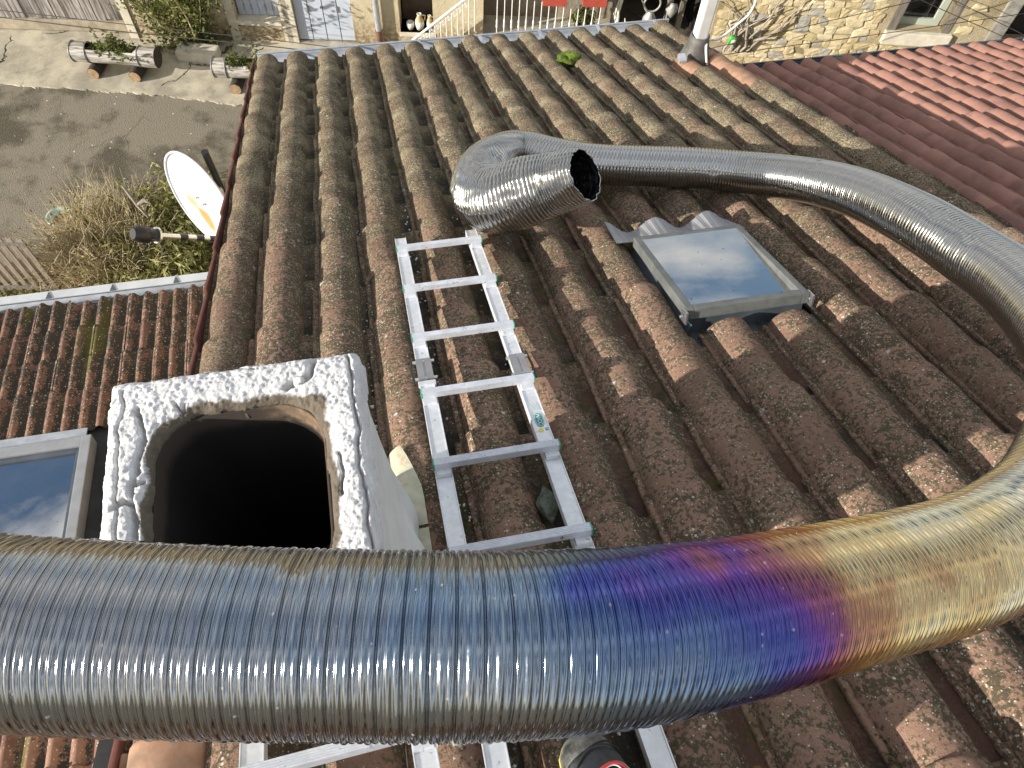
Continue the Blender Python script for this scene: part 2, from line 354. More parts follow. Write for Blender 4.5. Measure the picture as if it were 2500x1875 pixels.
for (x0, x1, y0, y1) in ((cx0, ox0 - .006, cy0, cy1), (ox1 + .006, cx1, cy0, cy1), (ox0 - .006, ox1 + .006, cy0, oy0 - .006), (ox0 - .006, ox1 + .006, oy1 + .006, cy1)):
    chim.bx(x0 + .006, x1 - .006, y0 + .006, y1 - .006, -2.2, CZ - .03)
chim_o = chim.build('chimney', M['plaster'], house); setp(chim_o, 'white plastered chimney stack with a square open flue')
# flared plaster skirt on the right side where the stack meets the tiles
sk = MB(); prof = [(0.0, -1.16), (.004, -1.3), (.012, -1.44), (.030, -1.56), (.055, -1.66), (.075, -1.78), (.08, -2.0)]
V = []; ny = 14
for (dx, zz) in prof:
    for j in range(ny):
        yy = cy0 - .02 + (cy1 - cy0 - .0) * j / (ny - 1); wob = .5 + .5 * math.sin(j * 1.7) * .3 + .5 * (1 - max(0, (j - 8) / 6))
        V.append((cx1 - .005 + dx * min(1, wob) + .002 * math.sin(j * 2.3 + zz * 20), yy, zz))
F = [(i * ny + j, i * ny + j + 1, (i + 1) * ny + j + 1, (i + 1) * ny + j) for i in range(len(prof) - 1) for j in range(ny - 1)]
sk.add(V, [f[::-1] for f in F], True); sk.build('plaster_skirt', M['plaster'], chim_o)
# the broken mortar top: a height field with cracks between its slabs
def seg_d(X, Y, a, b):
    ax, ay = a; bx_, by = b; L = (bx_ - ax) ** 2 + (by - ay) ** 2 + 1e-12; t = np.clip(((X - ax) * (bx_ - ax) + (Y - ay) * (by - ay)) / L, 0, 1)
    return np.hypot(X - ax - t * (bx_ - ax), Y - ay - t * (by - ay))
def vnoise(X, Y, sc, seed):
    rs = np.random.RandomState(seed); G = rs.rand(64, 64); x = X * sc; y = Y * sc; xi = np.floor(x).astype(int); yi = np.floor(y).astype(int); fx = x - xi; fy = y - yi
    fx = fx * fx * (3 - 2 * fx); fy = fy * fy * (3 - 2 * fy); g = lambda a, b: G[a % 64, b % 64]
    return (g(xi, yi) * (1 - fx) + g(xi + 1, yi) * fx) * (1 - fy) + (g(xi, yi + 1) * (1 - fx) + g(xi + 1, yi + 1) * fx) * fy
st = .0021; xs = np.arange(cx0 - .006, cx1 + .007, st); ys_ = np.arange(cy0 - .006, cy1 + .007, st); X, Y = np.meshgrid(xs, ys_)
cpx = lambda pts: [tuple(at_z(px, py, CZ)[:2]) for px, py in pts]
cracks = [([(300, 960), (288, 1060), (282, 1150), (277, 1230), (285, 1250), (280, 1340), (279, 1420)], .0022), ([(335, 990), (342, 1060), (330, 1150), (318, 1230)], .003),
          ([(277, 1240), (300, 1225), (318, 1228), (326, 1260), (331, 1330), (330, 1420)], .005), ([(330, 1000), (340, 1040), (345, 1090), (336, 1150)], .004),
          ([(845, 870), (862, 960), (874, 1080), (890, 1200), (908, 1350), (918, 1440)], .0026), ([(700, 940), (730, 925), (752, 912), (765, 880)], .006),
          ([(425, 985), (440, 1000), (450, 985)], .003), ([(285, 975), (255, 990)], .002), ([(826, 1100), (838, 1140), (836, 1200)], .003), ([(318, 1228), (322, 1180), (345, 1170)], .004),
          ([(752, 880), (800, 868), (850, 850)], .0016), ([(470, 905), (560, 895), (620, 900)], .0012)]
D = np.zeros_like(X)
jx = X + (vnoise(X, Y, 30, 3) - .5) * .008 + (vnoise(X, Y, 110, 13) - .5) * .003; jy = Y + (vnoise(X, Y, 30, 4) - .5) * .008 + (vnoise(X, Y, 110, 14) - .5) * .003
for pl, wd in cracks:
    q = cpx(pl); d = np.min([seg_d(jx, jy, q[i], q[i + 1]) for i in range(len(q) - 1)], 0); D = np.maximum(D, np.exp(-(d / (wd * .8)) ** 2) * min(1, .35 + wd * 110))
Hh = .004 * (vnoise(X, Y, 18, 1) - .5) + .0022 * (vnoise(X, Y, 60, 2) - .5) + .0022 * (vnoise(X, Y, 120, 5) - .5) + .0028 * (vnoise(X, Y, 260, 15) - .5) + .0026 * (vnoise(X, Y, 430, 16) - .5) - .030 * D
# rounded flue opening and outer edge
rc = .085
def rrect(X, Y, x0, x1, y0, y1, r):
    qx = np.abs(X - (x0 + x1) / 2) - (x1 - x0) / 2 + r; qy = np.abs(Y - (y0 + y1) / 2) - (y1 - y0) / 2 + r
    return np.hypot(np.maximum(qx, 0), np.maximum(qy, 0)) + np.minimum(np.maximum(qx, qy), 0) - r
din = rrect(X, Y, ox0, ox1, oy0, oy1, rc) + (vnoise(X, Y, 40, 6) - .5) * .006
dout = -rrect(X, Y, cx0, cx1, cy0, cy1, .012) + (vnoise(X, Y, 30, 7) - .5) * .008
Hh -= .020 * np.exp(-np.maximum(din, 0) / .012); Hh -= .018 * np.exp(-np.maximum(dout, 0) / .007)
Z = CZ + Hh
# sides: clamp the outer and the inner ring downwards so that the field closes
Z = np.where(dout < 0.001, CZ - .055, Z); Z = np.where(din < 0, CZ - .045, Z)
keep = (din > -.0018) & (dout > -.006)
idx = -np.ones(X.shape, int); idx[keep] = np.arange(keep.sum()); q = keep[:-1, :-1] & keep[1:, :-1] & keep[:-1, 1:] & keep[1:, 1:]
F = np.stack([idx[:-1, :-1][q], idx[:-1, 1:][q], idx[1:, 1:][q], idx[1:, :-1][q]], 1)
me = np_mesh('mortar_cap', np.stack([X[keep], Y[keep], Z[keep]], 1), F, M['mortar'])
soot = np.exp(-np.maximum(din[keep] - .004, 0) / .018) * (.55 + .65 * vnoise(X, Y, 14, 9)[keep]) + .5 * np.exp(-((X[keep] + .150) ** 2 + (Y[keep] - .664) ** 2) / .022 ** 2)
at = me.attributes.new('soot', 'FLOAT', 'POINT'); at.data.foreach_set('value', soot.astype(np.float32))
link('mortar_cap', me, chim_o)
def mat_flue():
    t = NT('sooty_clay_flue_painted_sun'); O = t.obj(); f = t.noise(O, 40, 6, .65); z = t.sep(O, 2)
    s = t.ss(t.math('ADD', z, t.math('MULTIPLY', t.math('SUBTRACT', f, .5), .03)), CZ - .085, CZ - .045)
    c = t.mix(s, (.012, .011, .010), t.mix(t.ss(t.math('ADD', t.math('ADD', t.sep(O, 0), t.math('MULTIPLY', t.sep(O, 1), .9)), t.math('MULTIPLY', f, .12)), .40, .52), (.045, .036, .028), t.mix(f, (.17, .115, .07), (.34, .235, .15)))); t.bump(f, .3, .005); return t.fin(c, .85, spec=.2)  # soot all round; clay left pale at far right as painted sunlight
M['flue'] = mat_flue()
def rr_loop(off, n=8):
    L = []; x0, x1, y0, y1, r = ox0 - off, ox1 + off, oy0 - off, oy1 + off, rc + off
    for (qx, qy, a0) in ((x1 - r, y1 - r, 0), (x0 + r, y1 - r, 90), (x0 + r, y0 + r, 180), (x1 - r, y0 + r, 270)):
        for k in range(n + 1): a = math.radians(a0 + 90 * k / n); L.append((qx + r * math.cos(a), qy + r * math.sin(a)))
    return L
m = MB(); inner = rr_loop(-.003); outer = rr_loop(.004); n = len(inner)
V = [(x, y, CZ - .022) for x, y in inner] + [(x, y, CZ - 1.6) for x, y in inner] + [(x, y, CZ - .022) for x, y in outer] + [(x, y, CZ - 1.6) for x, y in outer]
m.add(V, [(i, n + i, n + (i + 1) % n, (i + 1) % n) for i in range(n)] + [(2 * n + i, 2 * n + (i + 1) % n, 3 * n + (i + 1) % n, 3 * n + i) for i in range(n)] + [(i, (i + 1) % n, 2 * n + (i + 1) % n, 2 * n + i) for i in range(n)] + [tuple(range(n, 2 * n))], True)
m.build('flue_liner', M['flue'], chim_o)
# loose mortar crumb in the broken hole
def rock(name, c, r, mat, parent, seed, sq=(1, 1, .7), sub=2, amp=.25):
    bm = bmesh.new(); bmesh.ops.create_icosphere(bm, subdivisions=sub, radius=1); rs = np.random.RandomState(seed); ph = rs.rand(6) * 6.3
    for v in bm.verts:
        k = 1 + amp * (math.sin(v.co.x * 3.1 + ph[0]) * math.sin(v.co.y * 2.7 + ph[1]) + .5 * math.sin(v.co.z * 5 + v.co.x * 4 + ph[2])) + rs.randn() * amp * .12
        v.co = Vector((v.co.x * sq[0], v.co.y * sq[1], v.co.z * sq[2])) * r * k + Vector(c)
    me = bpy.data.meshes.new(name); bm.to_mesh(me); bm.free(); me.polygons.foreach_set('use_smooth', [True] * len(me.polygons)); me.materials.append(mat); return link(name, me, parent)
q = at_z(730, 932, CZ - .005); rock('mortar_crumb', q, .010, M['mortar'], chim_o, 3)
# fibreglass-like flashing strips beside the stack, bent up over the first cover
def mat_flash():
    t = NT('yellowed_flashing'); O = t.pos(); f = t.noise(O, 30, 5, .6); c = t.mix(t.ss(f, .3, .7), (.40, .40, .29), (.52, .51, .38)); c = t.mix(t.ss(t.noise(O, 14, 4), .58, .72, 0, .7), c, (.36, .20, .09)); return t.fin(c, .45)
M['flash'] = mat_flash()
for (va, vb, up) in ((1.30, 1.60, .012), (.99, 1.285, .004), (.72, .975, -.004)):
    m = MB(); V = []; nu, nv = 11, 8
    for j in range(nv):
        for i in range(nu):
            s = i / (nu - 1); fj = j / (nv - 1); top_s = s * (1 - .55 * max(0, fj - .35) ** 1.4 * (up > .01)); v = va + (vb - va) * fj; u = -.150 + .150 * top_s; xc = (u - (U0 + 3 * DU)) / .081
            w_ = -.083 + .062 * max(0, 1 - min(1, abs(xc)) ** 2) ** .5 + .012 + up * fj + .003 * math.sin(v * 30 + s * 4)
            V.append(roofp(u, v, max(w_, -.07)))
    m.add(V, [(j * nu + i, j * nu + i + 1, (j + 1) * nu + i + 1, (j + 1) * nu + i) for j in range(nv - 1) for i in range(nu - 1)], True); m.build('flashing_strip', M['flash'], chim_o)
m = MB(); m.box(roofp(U0 + DU * .5, .78, -.062), RX * .036, RD * .46, RN * .002); m.build('zinc_channel', M['zinc'], roof_o)

# ---------------------------------------------------------------- roof light in the main roof
sl = empty('skylight', roofp(1.22, 2.35, -.09), parent=None); house_sl = sl
WM[sl.name] = Matrix.Translation(Vector(roofp(1.22, 2.35, -.09))); par(sl, house, WM[sl.name]); setp(sl, 'small grey framed roof light reflecting blue sky')
WT = .022                                        # height of the pane plane over the crests
cs = [np.array(roof_uv(px, py, WT)) for px, py in ((1552, 580), (1805, 545), (1973, 711), (1676, 762))]
uu0 = (cs[0][0] + cs[3][0]) / 2; uu1 = (cs[1][0] + cs[2][0]) / 2; vv1 = (cs[0][1] + cs[1][1]) / 2; vv0 = (cs[2][1] + cs[3][1]) / 2
def rb(m, u0, u1, v0, v1, w0, w1): return m.box(roofp((u0 + u1) / 2, (v0 + v1) / 2, (w0 + w1) / 2), RX * (u1 - u0) / 2, RD * (v1 - v0) / 2, RN * (w1 - w0) / 2)
fw = .027
for (a, b, c, d) in ((uu0, uu0 + fw, vv0, vv1), (uu1 - fw, uu1, vv0, vv1), (uu0 + fw, uu1 - fw, vv0, vv0 + fw + .004), (uu0 + fw, uu1 - fw, vv1 - fw, vv1)):
    m = MB(); rb(m, a, b, c, d, -.02, WT); m.build('frame_rail', M['grey_frame'], sl, .004)
m = MB()                                         # the kerb under the sash
for (a, b, c, d) in ((uu0 + .012, uu0 + .03, vv0 + .012, vv1 - .012), (uu1 - .03, uu1 - .012, vv0 + .012, vv1 - .012), (uu0 + .03, uu1 - .03, vv0 + .012, vv0 + .03), (uu0 + .03, uu1 - .03, vv1 - .03, vv1 - .012)): rb(m, a, b, c, d, -.12, -.0205)
m.build('kerb', M['zinc_dark'], sl)
def mat_glass(name, tint, ior=1.52, dirt=.12):
    t = NT(name); P = t.pos(); gl = t.n('ShaderNodeBsdfGlossy'); gl.inputs['Roughness'].default_value = .015; tr = t.n('ShaderNodeBsdfTransparent'); t.put(tr.inputs['Color'], tint)
    fr = t.n('ShaderNodeFresnel'); fr.inputs['IOR'].default_value = ior; ms = t.n('ShaderNodeMixShader'); t.L(fr.outputs[0], ms.inputs[0]); t.L(tr.outputs[0], ms.inputs[1]); t.L(gl.outputs[0], ms.inputs[2])
    df = t.n('ShaderNodeBsdfDiffuse'); t.put(df.inputs['Color'], (.5, .5, .48)); m2 = t.n('ShaderNodeMixShader')
    d = t.vor(P, 48); sp = t.math('MULTIPLY', t.ss(d, .17, .12), t.math('GREATER_THAN', t.sep(t.vor(P, 48, 'Color'), 0), .88))
    film = t.math('MULTIPLY', t.ss(t.noise(P, 7, 5, .6), .4, .75), dirt)
    t.L(film, m2.inputs[0]); t.L(ms.outputs[0], m2.inputs[1]); t.L(df.outputs[0], m2.inputs[2])
    d2 = t.n('ShaderNodeBsdfDiffuse'); t.put(d2.inputs['Color'], (.05, .05, .045)); m3 = t.n('ShaderNodeMixShader'); t.L(t.math('MULTIPLY', sp, .75), m3.inputs[0]); t.L(m2.outputs[0], m3.inputs[1]); t.L(d2.outputs[0], m3.inputs[2])
    t.L(m3.outputs[0], t.out.inputs['Surface']); return t.m
M['pane'] = mat_glass('roof_light_glass', (.82, .85, .84), 8.0, .03)
tl = math.radians(3.4); m = MB(); m.box(roofp((uu0 + uu1) / 2, (vv0 + vv1) / 2, WT - .020), RX * ((uu1 - uu0) / 2 - fw + .004), (RD * math.cos(tl) + RN * math.sin(tl)) * ((vv1 - vv0) / 2 - fw + .003), (RN * math.cos(tl) - RD * math.sin(tl)) * .003); m.build('glass_pane', M['pane'], sl)
def mat_wood(name, a, b, sc=3, stretch=(1, 12, 12)):
    t = NT(name); O = t.obj(); g = t.noise(t.mapv(O, stretch), sc, 6, .65, .6); c = t.mix(t.ss(g, .3, .7), a, b); t.bump(g, .3, .004); return t.fin(c, .75)
M['pine'] = mat_wood('lining_timber', (.22, .14, .07), (.38, .27, .15), 4, (2, 2, 20))
m = MB(); 
for (a, b, c, d) in ((uu0 + .031, uu0 + .045, vv0 + .05, vv1 - .05), (uu1 - .045, uu1 - .031, vv0 + .05, vv1 - .05), (uu0 + .031, uu1 - .031, vv0 + .031, vv0 + .045), (uu0 + .031, uu1 - .031, vv1 - .045, vv1 - .031)): rb(m, a, b, c, d, -.45, -.0215)
rb(m, uu0 + .02, uu1 - .02, vv0 + .02, vv1 - .02, -.47, -.452)
m.build('timber_lining', M['pine'], sl)
for uu in (uu0 + .012, uu1 - .012):              # hinge brackets at the upslope corners
    m = MB(); s = -1 if uu < 1.2 else 1; c = roofp(uu + s * .018, vv0 + .004, -.004); m.box(c, RX * .004, RD * .022, RN * .024); m.tube([c - RX * .006, c + RX * s * .018], .006, 8); m.build('hinge', M['steel'], sl, .002)
# corrugated apron dressed over the covers downslope, pleated
def mat_pleat():
    t = NT('pleated_apron'); O = t.obj(); f = t.noise(O, 40, 4); return t.fin(t.mix(f, (.27, .27, .28), (.42, .42, .43)), .5, .3)
M['apron'] = mat_pleat(); V = []; nu, nv = 150, 20; ua, ub, va, vb = uu0 - .075, uu1 + .02, vv1 - .02, vv1 + .15
for j in range(nv):
    for i in range(nu):
        u = ua + (ub - ua) * i / (nu - 1); s = j / (nv - 1); v = va + (vb - va) * s + .012 * math.sin(u * 9)
        ph = (u - U0) / DU; d = (ph - round(ph)) * DU; cov = .5 + .5 * math.cos(2 * math.pi * d / DU)
        w_ = (-.046 + .060 * cov) * s + (-.004) * (1 - s) + .012 + .0030 * math.sin(u * 2 * math.pi / .0085)
        V.append(roofp(u, v, w_))
ap = MB(); ap.add(V, [(j * nu + i, j * nu + i + 1, (j + 1) * nu + i + 1, (j + 1) * nu + i) for j in range(nv - 1) for i in range(nu - 1)], True); ap.build('pleated_apron', M['apron'], sl)
V = []
for j in range(26):
    for i in range(9):
        v = vv0 - .02 + (vv1 - vv0 + .03) * j / 25; s = i / 8; V.append(roofp(uu0 - .085 + .10 * s, v, -.03 - .055 * (1 - (2 * s - 1) ** 2) + .0015 * math.sin(v * 600)))
m = MB(); m.add(V, [(j * 9 + i, j * 9 + i + 1, (j + 1) * 9 + i + 1, (j + 1) * 9 + i) for j in range(25) for i in range(8)], True); m.build('side_flashing', M['zinc_dark'], sl)
m = MB(); rb(m, uu0 - .08, uu1 + .06, vv0 - .14, vv0 + .02, -.088, -.084); m.build('back_flashing', M['zinc_dark'], sl)

# ================================================================ LADDERS
def ladder(name, label, uc_left, uc_right, v_top, v_bot, rung_v, base_w=.004, yaw=0.0, group='aluminium roof ladders', coupling=None, sticker=False):
    root = empty(name, roofp((uc_left + uc_right) / 2, v_bot, base_w), label, 'ladder', group)
    ca, sa = math.cos(yaw), math.sin(yaw); O0 = roofp((uc_left + uc_right) / 2, (v_top + v_bot) / 2, 0); vm = (v_top + v_bot) / 2; um = (uc_left + uc_right) / 2
    ex = RX * ca + RD * sa; ey = -RX * sa + RD * ca
    P = lambda u, v, w: O0 + ex * (u - um) + ey * (v - vm) + RN * w
    rw, rh = .0195, .012
    def bx(m, u0, u1, v0, v1, w0, w1): return m.box(P((u0 + u1) / 2, (v0 + v1) / 2, (w0 + w1) / 2), ex * (u1 - u0) / 2, ey * (v1 - v0) / 2, RN * (w1 - w0) / 2)
    for uc in (uc_left, uc_right):
        m = MB(); bx(m, uc - rw, uc + rw, v_bot, v_top, base_w, base_w + 2 * rh)
        for s in (-1, 1): bx(m, uc + s * (rw + .0016) - .0015, uc + s * (rw + .0016) + .0015, v_bot, v_top - .001, base_w - .002, base_w + 2 * rh + .0025)
        m.build('rail', M['alu'], root, .0012)
    top = base_w + 2 * rh
    for v in rung_v:
        m = MB(); a, b = uc_left - rw - .004, uc_right + rw + .004; bx(m, a, b, v - .0125, v + .0125, top + .014, top + .033)
        for k in range(5): vv = v - .010 + k * .005; bx(m, a + .001, b - .001, vv - .001, vv + .001, top + .0325, top + .0342)
        r = m.build('rung', M['alu_rung'], root, .001)
        for uc in (uc_left, uc_right): m = MB(); bx(m, uc - .019, uc + .019, v - .030, v + .014, top + .0005, top + .0138); m.build('rung_foot', M['alu'], r, .001)
        for uc in (a, b): m = MB(); bx(m, uc - .0022, uc + .0022, v - .0132, v + .0132, top + .0135, top + .0335); m.build('end_cap', M['green_cap'], r, .001)
    if coupling:
        for uc, v in coupling:
            s = 1 if uc > um else -1; m = MB()
            bx(m, uc - .024, uc - .003, v - .055, v + .055, top + .0026, top + .009); bx(m, uc + .003, uc + .024, v - .055, v + .055, top + .0026, top + .009); bx(m, uc - .003, uc + .003, v - .06, v + .06, top + .0026, top + .006)
            c = m.build('coupling', M['steel'], root, .001)
            m = MB(); bx(m, uc - .027, uc + .027, v - .082, v - .062, top - .004, top + .008); m.build('clamp', M['alu'], c, .002)
            for dv in (-.045, .045):
                m = MB(); m.tube([P(uc - .034, v + dv, top + .002), P(uc + .034, v + dv, top + .002)], .006, 8); m.build('bolt', M['bolt'], c)
            m = MB(); m.tube([P(uc + s * .036, v + .08, top - .004), P(uc + s * .040, v + .0, top), P(uc + s * .036, v - .07, top)], .004, 6); m.build('latch_wire', M['black'], c)
    if sticker:
        uc = uc_right; vS = roof_uv(1320, 1024, base_w + .025)[1]
        def flat(nm, pts, mat, lift, th=.0006):
            m = MB(); m.prism([P(uc + a, vS + b, top + .0006 + lift) for a, b in pts], RN * th); return m.build(nm, mat, st_o)
        st_o = empty('sticker', P(uc, vS, top), parent=None); WM[st_o.name] = Matrix.Translation(Vector(P(uc, vS, top))); par(st_o, root, WM[st_o.name])
        teal = plain('teal_print', (.03, .26, .27), .5); pale = plain('pale_print', (.62, .72, .70), .5, 0, .05); yel = plain('yellow_print', (.72, .62, .10), .5, 0, .05)
        oval = lambda a, b, n=24, e=2.6: [(a * math.copysign(abs(math.cos(t)) ** (2 / e), math.cos(t)), b * math.copysign(abs(math.sin(t)) ** (2 / e), math.sin(t))) for t in [2 * math.pi * k / n for k in range(n)]]
        flat('oval_badge', oval(.0125, .030), teal, 0); flat('oval_border', oval(.0112, .0285), pale, .0007); flat('oval_field', oval(.0098, .0268), teal, .0014)
        def text(s, size, u, v, mat, lift, rot):
            cu = bpy.data.curves.new('lettering', 'FONT'); cu.body = s; cu.size = size; cu.align_x = 'CENTER'; cu.align_y = 'CENTER'; cu.extrude = .0002
            o = bpy.data.objects.new('lettering', cu); COL.objects.link(o); dg = bpy.context.evaluated_depsgraph_get(); me = bpy.data.meshes.new_from_object(o.evaluated_get(dg)); bpy.data.objects.remove(o)
            x = -ey if rot else ex; y = ex if rot else ey; z = np.cross(x, y)
            me.materials.clear(); me.materials.append(mat); link('lettering', me, st_o, None, frame_m(P(uc + u, vS + v, top + .0022 + lift), x, y, z))
        text('MACC', .017, 0, 0, pale, .0006, True)
        flat('yellow_mark', oval(.0075, .0075, 14, 2), yel, 0) if False else None
        m = MB(); m.prism([P(uc - .004 + .008 * a, vS - .045 + .008 * b, top + .0006) for a, b in oval(1, 1, 14, 2)], RN * .0006); m.build('yellow_mark', yel, st_o)
        m = MB()
        for dv in (-.041, -.048): m.prism([P(uc + .008, vS + dv, top + .0006), P(uc + .017, vS + dv, top + .0006), P(uc + .017, vS + dv + .003, top + .0006), P(uc + .008, vS + dv + .003, top + .0006)], RN * .0005)
        m.build('mark_bars', teal, st_o)
        m = MB()
        for k in range(9): m.prism([P(uc - .013 + k * .003, vS + .042, top + .0006), P(uc - .0118 + k * .003, vS + .042, top + .0006), P(uc - .0118 + k * .003, vS + .080 - .006 * (k % 3), top + .0006), P(uc - .013 + k * .003, vS + .080 - .006 * (k % 3), top + .0006)], RN * .0004)
        m.build('fine_print', pale, st_o)
lw = .006; wr_ = lw + .024; rungs = [roof_uv(px, py, wr_ + .033)[1] - .0125 for px, py in ((985, 597), (1004, 694), (1025, 812), (1052, 946), (1088, 1115), (1126, 1330))]
step_ = rungs[4] - rungs[5]; rungs += [rungs[5] - step_, rungs[5] - 2 * step_]
ul = (roof_uv(975, 582, wr_)[0] + roof_uv(1119, 1326, wr_)[0]) / 2; ur = (roof_uv(1150, 572, wr_)[0] + roof_uv(1436, 1346, wr_)[0]) / 2; vt = roof_uv(975, 582, wr_)[1]
L1 = ladder('roof_ladder', 'aluminium roof ladder with steel couplings leading up the tiles from under the bright pipe', ul, ur, vt, .15, rungs, lw, 0.0,
            coupling=[(ul, roof_uv(1036, 905, wr_)[1]), (ur, roof_uv(1270, 893, wr_)[1])], sticker=True)
L2 = ladder('roof_ladder', 'second aluminium ladder, mostly out of view at the bottom beside the shoe, below the chimney', -.372, -.062, 1.05, .15, [roof_uv(800, 1838, .06)[1], .40], .012, math.radians(3.0))

# ================================================================ FLEXIBLE FLUE PIPE
DIA = .18
knots = [  # px, py, apparent thickness, heat (0 bare steel .. 1 blue-silver), radius factor
    (-620, 1440, 470, .97, 1), (-300, 1500, 462, .96, 1), (0, 1537, 453, .95, 1), (430, 1560, 447, .91, 1), (860, 1571, 442, .86, 1), (1200, 1572, 436, .80, 1), (1500, 1555, 415, .66, 1), (1700, 1525, 387, .54, 1), (1850, 1495, 366, .39, 1),
    (2060, 1447, 340, .21, 1), (2250, 1400, 320, .19, 1), (2370, 1362, 306, .18, 1), (2480, 1303, 290, .15, 1), (2578, 1215, 272, .13, 1), (2628, 1105, 250, .06, 1), (2652, 1000, 228, .02, 1), (2634, 900, 207, 0, 1),
    (2566, 785, 183, 0, 1), (2462, 684, 160, 0, 1), (2360, 615, 146, 0, 1), (2240, 540, 133, 0, 1), (2100, 474, 116, 0, 1), (1970, 440, 105, 0, 1)]
kp = []
for px, py, w_, ht, rf in knots: kp.append((at_t(px, py, DIA * FPX / w_), ht, DIA / 2 * rf))
for px, py, hgt, rr in ((1836, 422, .085, .09), (1700, 411, .085, .09), (1560, 406, .088, .09), (1440, 400, .092, .091), (1345, 384, .105, .092), (1270, 368, .12, .094), (1208, 386, .13, .100), (1170, 430, .14, .110), (1178, 478, .155, .124), (1222, 487, .19, .132), (1290, 467, .24, .130), (1360, 445, .285, .116), (1428, 427, .335, .101)):
    u, v = roof_uv(px, py, hgt); kp.append((roofp(u, v, hgt), 0.0, rr))
def catmull(P, n=40):
    P = np.array(P); out = []
    for i in range(len(P) - 1):
        p0, p1, p2, p3 = P[max(i - 1, 0)], P[i], P[i + 1], P[min(i + 2, len(P) - 1)]; t = np.linspace(0, 1, n, endpoint=False)[:, None]
        out.append(.5 * (2 * p1 + (p2 - p0) * t + (2 * p0 - 5 * p1 + 4 * p2 - p3) * t ** 2 + (3 * p1 - 3 * p2 + p3 - p0) * t ** 3))
    out.append(P[-1:]); return np.concatenate(out)
A = catmull([list(p) + [ht, rr] for p, ht, rr in kp])
for _ in range(25): A[1:-1] = .25 * A[:-2] + .5 * A[1:-1] + .25 * A[2:]
S = np.concatenate([[0], np.cumsum(np.linalg.norm(np.diff(A[:, :3], axis=0), axis=1))]); LEN = S[-1]
PITCH = .0222; DS = PITCH / 22; sN = np.arange(0, LEN, DS); C = np.stack([np.interp(sN, S, A[:, k]) for k in range(5)], 1)
for _ in range(16): C[1:-1, :3] = .25 * C[:-2, :3] + .5 * C[1:-1, :3] + .25 * C[2:, :3]
T = np.gradient(C[:, :3], axis=0); T /= np.linalg.norm(T, axis=1)[:, None]
NA = 60; a = np.cross(T[0], [0, 0, 1.0]); a /= np.linalg.norm(a); AA = np.zeros_like(T)
for i in range(len(T)): a = a - T[i] * (a @ T[i]); a /= np.linalg.norm(a); AA[i] = a
BB = np.cross(T, AA); th = np.linspace(0, 2 * np.pi, NA, endpoint=False)
rs = np.random.RandomState(5); strip = (sN / PITCH).astype(int); fr = sN / PITCH - strip
jit = np.interp(sN, np.arange(0, LEN + .1, .011), rs.randn(len(np.arange(0, LEN + .1, .011))))
arc = np.abs(np.sin(3 * np.pi * fr)); prof = .0025 * (arc ** .75 - .62) + .0009 * np.exp(-((fr - .5) / .17) ** 2) - .0022 * np.exp(-(np.minimum(fr, 1 - fr) / .035) ** 2)
far_w = np.clip(.12 - C[:, 3], 0, .12) / .12; arc2 = np.abs(np.sin(1.5 * np.pi * sN / PITCH)); prof = prof * (1 - far_w) + far_w * .0034 * (arc2 ** .7 - .62); arc = arc * (1 - far_w) + far_w * arc2
prof *= 1 + .14 * (rs.rand(strip.max() + 2)[strip] - .5)
tail = np.clip((sN - (LEN - 1.15)) / .5, 0, 1)[:, None]    # the crumpled end
TH, SS = np.meshgrid(th, sN)
lump = (vnoise(SS * 1.0, np.cos(TH) + 3, 2.3, 21) - .5) * .004 + tail * ((vnoise(SS, np.cos(TH) + 2, 9, 22) - .5) * .010 + (vnoise(SS, np.sin(TH) + 2, 22, 23) - .5) * .004)
dent = (vnoise(SS, np.cos(TH + .7) + 5, 45, 24) - .5) * .0035 * tail
dd_ = np.random.RandomState(17)
for _ in range(46): s0_, t0_ = dd_.uniform(.15, LEN - .6), dd_.uniform(0, 6.28); dent -= dd_.uniform(.0015, .0055) * np.exp(-((SS - s0_) / dd_.uniform(.012, .03)) ** 2 - ((np.angle(np.exp(1j * (TH - t0_)))) / dd_.uniform(.14, .35)) ** 2)
Rr = C[:, 4:5] + prof[:, None] * (1 + 1.0 * tail) + lump + dent + jit[:, None] * .00006 * (1 + 3 * tail)
flat_ = 1 - .12 * np.clip((sN - (LEN - .30)) / .3, 0, 1)[:, None]
V = C[:, None, :3] + Rr[:, :, None] * (np.cos(th)[None, :, None] * AA[:, None, :] * flat_[:, :, None] + np.sin(th)[None, :, None] * BB[:, None, :])
for px_, py_, hh_, k_, rad in ((1214, 380, .20, -.42, .055), (1275, 352, .20, .20, .06), (1245, 520, .12, .12, .07)):
    u_, v_ = roof_uv(px_, py_, hh_); V = V + (V - C[:, None, :3]) * (k_ * np.exp(-(np.linalg.norm(V - roofp(u_, v_, hh_), axis=2) / rad) ** 2))[:, :, None]
def ring_faces(n, k):
    i = np.arange(n - 1)[:, None] * k; j = np.arange(k)[None, :]; j2 = (j + 1) % k
    return np.stack([i + j, i + j2, i + k + j2, i + k + j], 2).reshape(-1, 4)
